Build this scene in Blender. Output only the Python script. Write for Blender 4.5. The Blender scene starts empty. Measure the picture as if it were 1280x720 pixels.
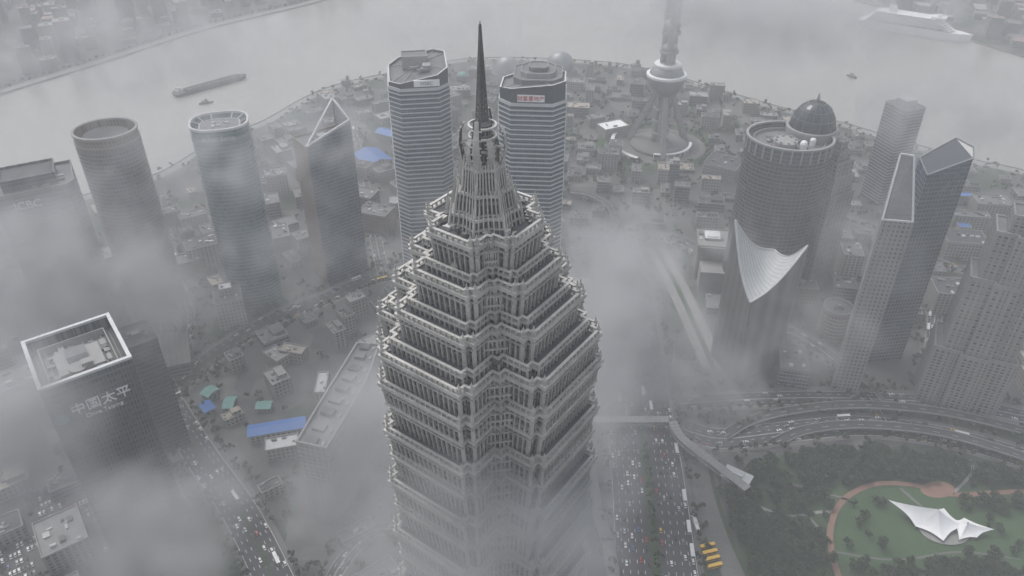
import bpy, math, random
from mathutils import Vector, Matrix, noise as mnoise
random.seed(7)
scene = bpy.context.scene
scene.view_settings.view_transform = 'Standard'
try: scene.view_settings.look = 'None'
except Exception: pass
scene.view_settings.exposure = 0
# ------------------------------------------------------------------ camera
H = 488.0; PITCH = math.radians(34.9); F = 1000.0
cam = bpy.data.cameras.new("camera"); co = bpy.data.objects.new("camera", cam)
scene.collection.objects.link(co)
co.location = (0, 0, H); co.rotation_euler = (math.pi/2-PITCH, 0, 0)
cam.sensor_width = 36; cam.lens = 36*F/1280; cam.clip_start = 1; cam.clip_end = 30000
scene.camera = co

def P(px, py, z=0.0):
    """survey helper: site position (x,y) of a point of height z sighted at photo pixel"""
    a = math.atan((py-360)/F); dep = PITCH+a; drop = H-z
    Y = drop/math.tan(dep); R = drop/math.sin(dep)*math.cos(a)
    return ((px-640)/F*R, Y)
def PL(pts, z=0.0): return [P(a, b, z) for a, b in pts]

# ------------------------------------------------------------------ materials
def newmat(name):
    m = bpy.data.materials.new(name); m.use_nodes = True
    nt = m.node_tree; b = nt.nodes["Principled BSDF"]
    return m, nt, b
def mth(nt, op, a, b=None, c=None, clamp=False):
    n = nt.nodes.new("ShaderNodeMath"); n.operation = op; n.use_clamp = clamp
    for i, v in enumerate((a, b, c)):
        if v is None: continue
        if isinstance(v, (int, float)): n.inputs[i].default_value = v
        else: nt.links.new(v, n.inputs[i])
    return n.outputs[0]
def mix(nt, f, a, b):
    n = nt.nodes.new("ShaderNodeMix"); n.data_type = 'RGBA'
    for s, v in ((0, f), (6, a), (7, b)):
        if isinstance(v, (int, float)): n.inputs[s].default_value = v
        elif isinstance(v, tuple): n.inputs[s].default_value = (v+(1,))[:4]
        else: nt.links.new(v, n.inputs[s])
    return n.outputs[2]
def nz(nt, scale, detail=4, vec=None, rough=.5):
    n = nt.nodes.new("ShaderNodeTexNoise"); n.inputs['Scale'].default_value = scale
    n.inputs['Detail'].default_value = detail; n.inputs['Roughness'].default_value = rough
    if vec is not None: nt.links.new(vec, n.inputs['Vector'])
    return n.outputs[0]
def pos(nt):
    return nt.nodes.new("ShaderNodeNewGeometry").outputs['Position']
def rng(nt, v, a, b, c=0., d=1.):
    n = nt.nodes.new("ShaderNodeMapRange"); nt.links.new(v, n.inputs[0])
    for i, x in enumerate((a, b, c, d)): n.inputs[i+1].default_value = x
    return n.outputs[0]
def plain(name, col, rough=.6, metal=0., var=.25, scale=.15, col2=None):
    m, nt, b = newmat(name)
    p = pos(nt)
    f = rng(nt, nz(nt, scale, 4, p, .6), .3, .7)
    c2 = col2 if col2 else tuple(c*(1-var) for c in col)
    f2 = rng(nt, nz(nt, scale*9, 2, p), .35, .65)
    ff = mth(nt, 'MULTIPLY_ADD', f2, .35, mth(nt, 'MULTIPLY', f, .65))
    nt.links.new(mix(nt, ff, c2, tuple(col)), b.inputs['Base Color'])
    b.inputs['Roughness'].default_value = rough; b.inputs['Metallic'].default_value = metal
    return m
def facade(name, glass, frame, fu=3., fv=4., mu=.12, mv=.3, rough=.18, vary=.6, bright=None):
    m, nt, b = newmat(name)
    uv = nt.nodes.new("ShaderNodeUVMap").outputs[0]
    s = nt.nodes.new("ShaderNodeSeparateXYZ"); nt.links.new(uv, s.inputs[0])
    u = mth(nt, 'DIVIDE', s.outputs[0], fu); v = mth(nt, 'DIVIDE', s.outputs[1], fv)
    mu_ = mth(nt, 'LESS_THAN', mth(nt, 'FRACT', u), mu)
    mv_ = mth(nt, 'LESS_THAN', mth(nt, 'FRACT', v), mv)
    mask = mth(nt, 'MAXIMUM', mu_, mv_)
    cb = nt.nodes.new("ShaderNodeCombineXYZ")
    nt.links.new(mth(nt, 'FLOOR', u), cb.inputs[0]); nt.links.new(mth(nt, 'FLOOR', v), cb.inputs[1])
    wn = nt.nodes.new("ShaderNodeTexWhiteNoise"); wn.noise_dimensions = '2D'
    nt.links.new(cb.outputs[0], wn.inputs[0])
    g2 = bright if bright else tuple(min(1, c*(1+vary)+.02) for c in glass)
    g1 = tuple(c*(1-vary*.6) for c in glass)
    w = mth(nt, 'POWER', wn.outputs[0], 2.2)
    gl = mix(nt, w, g1, g2)
    st = rng(nt, nz(nt, .03, 4, pos(nt)), .3, .7)
    fr = mix(nt, st, tuple(c*.72 for c in frame), tuple(frame))
    nt.links.new(mix(nt, mask, gl, fr), b.inputs['Base Color'])
    nt.links.new(rng(nt, mask, 0, 1, rough, .6), b.inputs['Roughness'])
    return m

M = {}
M['asphalt'] = plain("asphalt", (.06,.062,.064), .85, var=.4, scale=.03)
M['paving'] = plain("paving", (.16,.157,.15), .85, var=.35, scale=.05)
M['pale'] = plain("pale_paving", (.28,.275,.265), .8, var=.25, scale=.06)
M['concrete'] = plain("concrete", (.30,.297,.29), .8, var=.3, scale=.08)
M['darkroof'] = plain("dark_roof", (.075,.08,.085), .8, var=.4, scale=.08)
M['roof'] = plain("roof_felt", (.17,.172,.175), .85, var=.4, scale=.07)
M['white'] = plain("white_paint", (.78,.78,.78), .5, var=.12)
M['offwhite'] = plain("off_white_panel", (.50,.51,.51), .5, var=.2)
M['blue'] = plain("blue_sheet_roof", (.05,.17,.48), .5, var=.25)
M['teal'] = plain("teal_roof", (.14,.32,.29), .6)
M['beige'] = plain("beige_stone", (.36,.31,.25), .7)
M['brown'] = plain("brown_stone", (.24,.165,.135), .6, var=.2)
M['metal'] = plain("pale_metal", (.50,.485,.455), .5, .12, var=.45, scale=.12)
M['metal_d'] = plain("dark_metal", (.14,.137,.132), .45, .3, var=.35, scale=.2)
M['steel'] = plain("steel", (.25,.26,.27), .4, .4)
M['grass'] = plain("grass", (.052,.088,.036), .95, col2=(.03,.055,.022), scale=.03)
M['lawn'] = plain("lawn", (.055,.10,.04), .95, col2=(.035,.072,.026), scale=.04)
M['redpath'] = plain("red_path", (.26,.15,.11), .85)
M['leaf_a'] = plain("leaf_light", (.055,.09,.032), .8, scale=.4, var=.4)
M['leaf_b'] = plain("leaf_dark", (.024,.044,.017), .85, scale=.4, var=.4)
M['bark'] = plain("bark", (.09,.065,.045), .9)
M['rubber'] = plain("rubber", (.02,.02,.02), .9)
M['carglass'] = plain("car_glass", (.03,.035,.04), .1)
M['red'] = plain("red_enamel", (.5,.05,.04), .5)
M['hull'] = plain("dark_hull", (.05,.045,.04), .6)
M['cargo'] = plain("cargo_coal", (.09,.08,.07), .95, scale=.3, var=.5)
M['glassdark'] = plain("dark_glass", (.025,.036,.048), .12)

def water():
    m, nt, b = newmat("river_water")
    p = pos(nt)
    f = rng(nt, nz(nt, .004, 5, p, .6), .3, .7)
    nt.links.new(mix(nt, f, (.24,.235,.215), (.30,.295,.275)), b.inputs['Base Color'])
    b.inputs['Roughness'].default_value = .28
    bp = nt.nodes.new("ShaderNodeBump"); bp.inputs['Strength'].default_value = .35; bp.inputs['Distance'].default_value = 1.
    nt.links.new(nz(nt, .08, 5, p, .65), bp.inputs['Height']); nt.links.new(bp.outputs[0], b.inputs['Normal'])
    return m
M['water'] = water()
def cityground():
    m, nt, b = newmat("city_ground")
    p = pos(nt)
    vo = nt.nodes.new("ShaderNodeTexVoronoi"); vo.inputs['Scale'].default_value = .022; vo.distance = 'CHEBYCHEV'
    nt.links.new(p, vo.inputs['Vector'])
    s = nt.nodes.new("ShaderNodeSeparateColor"); nt.links.new(vo.outputs['Color'], s.inputs[0])
    n = rng(nt, nz(nt, .05, 5, p, .65), .3, .7)
    c = mix(nt, s.outputs[0], (.06,.062,.064), (.16,.157,.15))
    g = mth(nt, 'GREATER_THAN', s.outputs[1], .72)
    c = mix(nt, g, c, (.036,.055,.028))
    c = mix(nt, mth(nt, 'MULTIPLY', n, .6), c, (.05,.053,.052))
    nt.links.new(c, b.inputs['Base Color']); b.inputs['Roughness'].default_value = .9
    return m
M['ground'] = cityground()

# ------------------------------------------------------------------ mesh builder
class MB:
    def __init__(s): s.v=[]; s.f=[]; s.uv=[]; s.mi=[]
    def face(s, pts, uvs=None, mi=0):
        i = len(s.v); s.v += [tuple(p) for p in pts]; s.f.append(tuple(range(i, i+len(pts))))
        s.uv += uvs if uvs else [(p[0], p[1]) for p in pts]; s.mi.append(mi)
    def prism(s, poly, z0, z1, mi=0, top=None, cap=True, poly2=None, z1s=None, bottom=False):
        q = poly2 or poly; n = len(poly); d = 0
        zt = z1s or [z1]*n
        for i in range(n):
            a, b = poly[i], poly[(i+1) % n]; A, B = q[i], q[(i+1) % n]; j = (i+1) % n
            L = math.hypot(b[0]-a[0], b[1]-a[1])
            s.face([(a[0],a[1],z0),(b[0],b[1],z0),(B[0],B[1],zt[j]),(A[0],A[1],zt[i])],
                   [(d,z0),(d+L,z0),(d+L,zt[j]),(d,zt[i])], mi)
            d += L
        if cap: s.face([(q[i][0],q[i][1],zt[i]) for i in range(n)], None, mi if top is None else top)
        if bottom: s.face([(poly[i][0],poly[i][1],z0) for i in reversed(range(n))], None, mi)
    def box(s, x, y, z, w, d, h, yaw=0, mi=0, top=None, bottom=False):
        s.prism(rect(x,y,w,d,yaw), z, z+h, mi, top, bottom=bottom)
    def beam(s, p, q, r, mi=0, r2=None):
        p=Vector(p); q=Vector(q); d=(q-p)
        if d.length<1e-6: return
        r2 = r if r2 is None else r2
        d.normalize(); u = d.cross(Vector((0,0,1)))
        if u.length<.05: u = d.cross(Vector((1,0,0)))
        u.normalize(); w = d.cross(u)
        A=[p+u*r+w*r,p-u*r+w*r,p-u*r-w*r,p+u*r-w*r]; B=[q+u*r2+w*r2,q-u*r2+w*r2,q-u*r2-w*r2,q+u*r2-w*r2]
        for i in range(4):
            j=(i+1)%4; s.face([A[i],B[i],B[j],A[j]],None,mi)
        s.face(B[::-1],None,mi); s.face(A,None,mi)
    def lathe(s, x, y, prof, n=24, mi=0, sx=1, sy=1):
        for k in range(len(prof)-1):
            r0,z0=prof[k]; r1,z1=prof[k+1]
            for i in range(n):
                a=2*math.pi*i/n; b=2*math.pi*(i+1)/n
                pts=[(x+r0*math.cos(a)*sx,y+r0*math.sin(a)*sy,z0),(x+r0*math.cos(b)*sx,y+r0*math.sin(b)*sy,z0),
                     (x+r1*math.cos(b)*sx,y+r1*math.sin(b)*sy,z1),(x+r1*math.cos(a)*sx,y+r1*math.sin(a)*sy,z1)]
                R=max(r0,r1); s.face(pts,[(a*R,z0),(b*R,z0),(b*R,z1),(a*R,z1)],mi)
    def build(s, name, mats, parent=None, smooth=False):
        me = bpy.data.meshes.new(name); me.from_pydata(s.v, [], s.f)
        uvl = me.uv_layers.new(name="UVMap")
        flat=[c for t in s.uv for c in t]; uvl.data.foreach_set("uv", flat)
        for m in mats: me.materials.append(M[m] if isinstance(m,str) else m)
        me.polygons.foreach_set("material_index", s.mi)
        if smooth: me.polygons.foreach_set("use_smooth",[True]*len(s.f))
        me.update()
        o = bpy.data.objects.new(name, me); scene.collection.objects.link(o)
        if parent: o.parent = parent
        return o
def rect(x,y,w,d,yaw=0):
    c,s=math.cos(math.radians(yaw)),math.sin(math.radians(yaw))
    return [(x+a*c-b*s, y+a*s+b*c) for a,b in ((-w/2,-d/2),(w/2,-d/2),(w/2,d/2),(-w/2,d/2))]
def tf(pts,x,y,yaw=0,sc=1):
    c,s=math.cos(math.radians(yaw)),math.sin(math.radians(yaw))
    return [(x+sc*(a*c-b*s), y+sc*(a*s+b*c)) for a,b in pts]
def ell(x,y,rx,ry,n=40,yaw=0): return tf([(rx*math.cos(2*math.pi*i/n),ry*math.sin(2*math.pi*i/n)) for i in range(n)],x,y,yaw)
def empty(name):
    e=bpy.data.objects.new(name,None); scene.collection.objects.link(e); e.empty_display_size=1; return e
def off(poly,d):
    """offset polygon outward by d (CCW)"""
    n=len(poly); out=[]
    for i in range(n):
        p0=Vector(poly[i-1]); p1=Vector(poly[i]); p2=Vector(poly[(i+1)%n])
        e1=(p1-p0).normalized(); e2=(p2-p1).normalized()
        n1=Vector((e1.y,-e1.x)); n2=Vector((e2.y,-e2.x)); m=(n1+n2)
        if m.length<1e-4: m=n1
        k=m.dot(n1); m=m/(k if abs(k)>.3 else .3)
        out.append((p1.x+m.x*d,p1.y+m.y*d))
    return out
def ringwall(mb,poly,z0,z1,t,mi=0,proud=0):
    """parapet / band of thickness t hugging the inside of poly"""
    o=off(poly,proud); i_=off(poly,-t); n=len(poly); d=0
    for k in range(n):
        j=(k+1)%n; L=math.hypot(o[j][0]-o[k][0],o[j][1]-o[k][1])
        mb.face([(*o[k],z0),(*o[j],z0),(*o[j],z1),(*o[k],z1)],[(d,z0),(d+L,z0),(d+L,z1),(d,z1)],mi)
        mb.face([(*o[k],z1),(*o[j],z1),(*i_[j],z1),(*i_[k],z1)],None,mi)
        mb.face([(*i_[j],z0),(*i_[k],z0),(*i_[k],z1),(*i_[j],z1)],None,mi)
        mb.face([(*i_[k],z0),(*i_[j],z0),(*o[j],z0),(*o[k],z0)],None,mi)
        d+=L
def bands(mb,poly,z0,z1,step,h,proud,mi=0):
    z=z0
    while z<z1-h:
        ringwall(mb,poly,z,z+h,.3,mi,proud); z+=step
def fins(mb,poly,z0,z1,sp,w,dpt,mi=0,edges=None,poly2=None):
    n=len(poly); q=poly2 or poly
    for i in range(n):
        if edges is not None and i not in edges: continue
        a=Vector(poly[i]); b=Vector(poly[(i+1)%n]); A=Vector(q[i]); B=Vector(q[(i+1)%n]); L=(b-a).length
        k=max(1,int(round(L/sp))); e=(b-a)/L; nn=Vector((e.y,-e.x))
        for j in range(k+(0 if n>12 else 1)):
            p=a+(b-a)*(j/k); p2=A+(B-A)*(j/k)
            for (s0,s1) in (((-w/2,-.05),(-w/2,dpt)),((-w/2,dpt),(w/2,dpt)),((w/2,dpt),(w/2,-.05))):
                u0=p+e*s0[0]+nn*s0[1]; u1=p+e*s1[0]+nn*s1[1]; v0=p2+e*s0[0]+nn*s0[1]; v1=p2+e*s1[0]+nn*s1[1]
                mb.face([(*u0,z0),(*u1,z0),(*v1,z1),(*v0,z1)],None,mi)
            t=[p2+e*s+nn*r for s,r in ((-w/2,-.05),(-w/2,dpt),(w/2,dpt),(w/2,-.05))]
            mb.face([(*x,z1) for x in t],None,mi)
occ=[]
def occupy(x,y,r): occ.append((x,y,r))
def free(x,y,r):
    for a,b,c in occ:
        if abs(a-x)<c+r and abs(b-y)<c+r and (a-x)**2+(b-y)**2<(c+r)**2: return False
    return True
def clutter(mb,cx,cy,z,w,d,yaw,n=10,mi=0,hmax=3.5,seed=1):
    r=random.Random(seed); c,s=math.cos(math.radians(yaw)),math.sin(math.radians(yaw))
    for _ in range(n):
        a=(r.random()-.5)*w*.8; b=(r.random()-.5)*d*.8; ww=r.uniform(1.5,w*.16); dd=r.uniform(1.5,d*.16)
        mb.box(cx+a*c-b*s,cy+a*s+b*c,z-.05,ww,dd,r.uniform(.8,hmax),yaw,mi+r.randint(0,1))
def text(name,body,size,loc,rot,mat,parent,ext=.4):
    cu=bpy.data.curves.new(name,'FONT'); cu.body=body; cu.size=size; cu.extrude=ext; cu.align_x='CENTER'; cu.align_y='CENTER'
    o=bpy.data.objects.new(name,cu); scene.collection.objects.link(o); o.location=loc; o.rotation_euler=rot
    cu.materials.append(M[mat]); o.parent=parent; return o

# ------------------------------------------------------------------ ground and river
def sheet(name,pts,z,mat,skirt=0):
    mb=MB(); mb.face([(x,y,z) for x,y in pts])
    if skirt:
        n=len(pts)
        for i in range(n):
            a,b=pts[i],pts[(i+1)%n]; mb.face([(*a,z),(*b,z),(*b,z-skirt),(*a,z-skirt)],None,1)
    return mb.build(name,[mat,'concrete'])
def smooth(pts,k=8):
    out=[]; n=len(pts)
    for i in range(n-1):
        p0=Vector(pts[max(0,i-1)]);p1=Vector(pts[i]);p2=Vector(pts[i+1]);p3=Vector(pts[min(n-1,i+2)])
        for j in range(k):
            t=j/k
            q=.5*((2*p1)+(p2-p0)*t+(2*p0-5*p1+4*p2-p3)*t*t+(3*p1-p0-3*p2+p3)*t**3)
            out.append(tuple(q))
    out.append(tuple(pts[-1])); return out
sheet("ground",[(-9000,-3000),(9000,-3000),(9000,14000),(-9000,14000)],-5,'ground')
sheet("river",[(-5000,-1500),(5000,-1500),(5000,6000),(-5000,6000)],-3,'water')
shore_px=[(-300,330),(0,265),(120,240),(200,215),(260,180),(330,150),(380,122),(430,103),(520,85),(600,72),(740,76),(820,88),(900,112),(980,135),(1060,155),(1150,182),(1220,200),(1290,215),(1500,270)]
shore=smooth(PL(shore_px),5)
sheet("riverbank_terrain",[(-2500,-1400),(2500,-1400),(2500,shore[-1][1])]+shore[::-1]+[(-2500,shore[0][1])],0,'ground',skirt=4)
far1=smooth(PL([(-400,250),(-150,165),(0,117),(130,77),(250,38),(330,18),(400,1),(500,-30),(620,-62),(760,-80)]),5)
sheet("far_bank_terrain",far1+[(300,5900),(-4900,5900),(-4900,far1[0][1])],0,'ground',skirt=4)
far2=smooth(PL([(950,-60),(1010,-18),(1100,8),(1160,28),(1215,50),(1280,70),(1400,100),(1600,150)]),4)
sheet("east_bank_terrain",far2+[(4900,far2[-1][1]),(4900,5900),(far2[0][0]+60,5900)],0,'ground',skirt=4)
def ribbon(mb,pts,w,z,mi=0,o=0,dash=None,h=0):
    n=len(pts); L=[];R=[]
    for i in range(n):
        a=Vector(pts[max(0,i-1)]);b=Vector(pts[min(n-1,i+1)]);t=(b-a).normalized();nn=Vector((-t.y,t.x))
        p=Vector(pts[i]); L.append(p+nn*(o+w/2)); R.append(p+nn*(o-w/2))
    zz=z if isinstance(z,list) else [z]*n
    for i in range(n-1):
        if dash and i%dash[0]>=dash[1]: continue
        a,b,c,d=R[i],R[i+1],L[i+1],L[i]
        mb.face([(*a,zz[i]),(*b,zz[i+1]),(*c,zz[i+1]),(*d,zz[i])],None,mi)
        if h:
            mb.face([(*a,zz[i]-h),(*b,zz[i+1]-h),(*b,zz[i+1]),(*a,zz[i])],None,mi)
            mb.face([(*c,zz[i+1]-h),(*d,zz[i]-h),(*d,zz[i]),(*c,zz[i+1])],None,mi)
            mb.face([(*d,zz[i]-h),(*c,zz[i+1]-h),(*b,zz[i+1]-h),(*a,zz[i]-h)],None,mi)
def resample(pts,step):
    out=[Vector(pts[0])]; acc=0
    for i in range(len(pts)-1):
        a=Vector(pts[i]);b=Vector(pts[i+1]);L=(b-a).length
        if L<1e-6: continue
        t=step-acc
        while t<=L: out.append(a+(b-a)*t/L); t+=step
        acc=L-(t-step)
    return [tuple(p) for p in out]
mb=MB(); ribbon(mb,shore,14,.12,o=-9); ribbon(mb,shore,.6,1.1,o=-.6,h=1.1); mb.build("riverside_promenade",['pale'])
mb=MB(); ribbon(mb,far1,16,.12,o=9,mi=0); ribbon(mb,far1,12,.14,o=28,mi=1); mb.build("far_promenade",['pale','asphalt'])

# roads
roads={}
def road(name,px,w,lanes,median=0,z=.06,side=4):
    pts=resample(smooth(PL(px),10),3.0)
    mb=MB(); ribbon(mb,pts,w,z)
    ribbon(mb,pts,side,z+.12,1,o=w/2+side/2,h=.13); ribbon(mb,pts,side,z+.12,1,o=-w/2-side/2,h=.13)
    if median:
        ribbon(mb,pts,median,z+.14,3,h=.14)
    half=(w-median)/2; lw=half/lanes
    for sgn in (-1,1):
        for k in range(1,lanes): ribbon(mb,pts,.3,z+.03,2,o=sgn*(median/2+lw*k),dash=(3,1))
        ribbon(mb,pts,.3,z+.03,2,o=sgn*(w/2-.5)); 
        if not median: ribbon(mb,pts,.2,z+.03,2,o=sgn*.25)
    mb.build(name,['asphalt','paving','white','grass'])
    for p in pts[::3]: occupy(p[0],p[1],w/2+3)
    roads[name+str(len(roads))]=(pts,w,lanes,median)
road("avenue_road",[(840,860),(822,720),(810,600),(797,500),(788,420),(778,350),(762,300)],58,5,6)
road("cross_road",[(1500,640),(1280,572),(1180,545),(1080,532),(980,540),(900,548),(850,535)],24,3,0)
road("cross_road",[(1400,545),(1280,520),(1200,505),(1120,500),(1020,497),(920,500),(840,505)],18,2,0)
road("street_road",[(175,330),(182,400),(200,480),(245,560),(300,640),(345,730),(380,820)],26,3,2)
road("street_road",[(150,520),(205,497),(260,450),(330,405),(410,372),(480,345),(600,325),(700,318),(735,312)],22,3,2)
road("street_road",[(735,300),(850,300),(900,350),(960,400),(1030,440),(1090,500),(1110,530)],16,2,0)
road("street_road",[(1170,380),(1165,440),(1165,500)],14,2,0)
road("street_road",[(200,240),(215,330),(235,400),(215,460)],14,2,0)
road("street_road",[(620,735),(560,690),(480,660),(430,700),(400,760)],12,2,0)
road("street_road",[(900,310),(960,260),(1080,280),(1180,330),(1280,350),(1400,370)],14,2,0)
road("street_road",[(440,160),(455,230),(470,300),(480,345)],14,2,0)
mb=MB(); pts=resample(smooth(PL([(868,560),(880,620),(900,680),(935,760)]),8),4); ribbon(mb,pts,16,.09); ribbon(mb,pts,3,.25,1,o=9.6,h=.2)
mb.build("service_road",['paving','grass'])
for p in pts[::2]: occupy(p[0],p[1],9)
mb=MB(); pts=resample(smooth(PL([(818,308),(842,350),(868,405),(893,462)]),8),4); ribbon(mb,pts,22,.22,h=.2); ribbon(mb,pts,1.2,1.2,o=11.2,h=1.2);ribbon(mb,pts,1.2,1.2,o=-11.2,h=1.2)
ribbon(mb,pts,5,.5,1,h=.4)
mb.build("plaza_walkway",['pale','grass'])
for p in pts[::2]: occupy(p[0],p[1],12)
mb=MB(); pts=resample(smooth(PL([(738,590),(745,640),(760,690),(770,760)]),8),4); ribbon(mb,pts,9,6,h=1.2); ribbon(mb,pts,.4,7,o=4.5,h=1);ribbon(mb,pts,.4,7,o=-4.5,h=1)
for p in pts[::6]: mb.box(p[0],p[1],0,1.5,1.5,4.9)
mb.build("slip_road_ramp",['paving'])

def viaduct(name,px,w,z0,zm,z1):
    pts=resample(smooth(PL(px),10),5); n=len(pts)
    zz=[z0*(1-t)**2+2*zm*t*(1-t)+z1*t*t for t in [i/(n-1) for i in range(n)]]
    mb=MB(); ribbon(mb,pts,w,zz,0,h=1.2)
    ribbon(mb,pts,.5,[a+1.0 for a in zz],1,o=w/2,h=1.6); ribbon(mb,pts,.5,[a+1.0 for a in zz],1,o=-w/2,h=1.6)
    ribbon(mb,pts,.25,[a+.04 for a in zz],2,dash=(3,1))
    for i in range(3,n,6):
        if zz[i]>2.5: mb.box(pts[i][0],pts[i][1],0,1.6,1.6,zz[i]-1.25,0,1)
    mb.build(name,['asphalt','pale','white'])
    for p in pts[::2]: occupy(p[0],p[1],w/2+1)
viaduct("elevated_ramp",[(905,546),(940,528),(1000,517),(1080,514),(1180,524),(1290,548)],9,.5,12,6)
viaduct("elevated_ramp",[(970,553),(1010,540),(1080,537),(1180,550),(1300,585)],9,.5,10,6)
viaduct("ring_footbridge",[(712,246),(740,251),(762,266),(767,287),(752,303),(728,312),(705,316)],7,7,7,7)

def skywalk():
    e=empty("covered_footbridge")
    for nm,px in (("span_west",[(700,527),(836,527)]),("span_east",[(840,529),(852,550),(890,580),(934,614)])):
        pts=resample(smooth(PL(px,8),6),4); mb=MB()
        ribbon(mb,pts,7,7,0,h=1); ribbon(mb,pts,7.5,11,1,h=.5)
        ribbon(mb,pts,.3,8.4,0,o=3.4,h=1.4); ribbon(mb,pts,.3,8.4,0,o=-3.4,h=1.4)
        for i,p in enumerate(pts):
            a=Vector(pts[max(0,i-1)]);b=Vector(pts[min(len(pts)-1,i+1)]);t=(b-a).normalized();n=Vector((-t.y,t.x))
            for s in (-3.3,3.3): mb.box(p[0]+n.x*s,p[1]+n.y*s,7,.3,.3,3.5,0,2)
            if i%5==2: mb.box(p[0],p[1],0,1.6,1.6,6,0,0)
            mb.beam((p[0]+n.x*3.8,p[1]+n.y*3.8,11.1),(p[0]-n.x*3.8,p[1]-n.y*3.8,11.1),.14,2)
        mb.build(nm,['concrete','concrete','steel'],e)
    x,y=P(922,592,12); mb=MB(); mb.box(x,y,0,20,12,9,-35,0,1); mb.box(x,y,9,22,14,.8,-35,1); mb.box(x+1,y+1,9.8,8,5,2,-35,1); mb.build("stair_pavilion",['concrete','offwhite'],e)
    occupy(x,y,14)
skywalk()

# park
park=PL([(905,612),(940,575),(1000,565),(1080,562),(1180,575),(1280,598),(1500,660),(1700,900),(1000,900),(945,760)])
sheet("park_grass",park,.05,'grass')
lawn=smooth(PL([(1085,612),(1140,610),(1230,625),(1290,640),(1300,700),(1200,720),(1090,715),(1050,690),(1052,640),(1085,612)]),6)
sheet("lawn",lawn[:-1],.09,'lawn')
paths=[("red_path",[(1320,612),(1240,616),(1190,618),(1140,606),(1095,605),(1060,620),(1042,645),(1038,680),(1052,730),(1080,790)],4.4,'redpath'),
("park_path",[(945,632),(985,645),(1025,640),(1045,640)],2.6,'pale'),("park_path",[(1010,645),(1030,668),(1040,680)],2.6,'pale'),
("park_path",[(1125,610),(1160,640),(1190,660)],2.4,'paving'),("park_path",[(1045,690),(1120,700),(1200,690),(1280,700)],1.6,'paving'),
("park_path",[(1060,625),(1010,610),(960,600)],2.2,'paving'),("park_path",[(1190,618),(1215,590),(1210,570)],2.4,'pale')]
pathpts=[]
for nm,px,w,mt in paths:
    mb=MB(); pts=resample(smooth(PL(px),8),3); ribbon(mb,pts,w,.13); 
    if mt=='redpath': x,y=P(1172,612); mb.prism(ell(x,y,14,8,24,10),.1,.16)
    mb.build(nm,[mt]); pathpts+=[(p[0],p[1],w/2+1.0) for p in pts]

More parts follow.
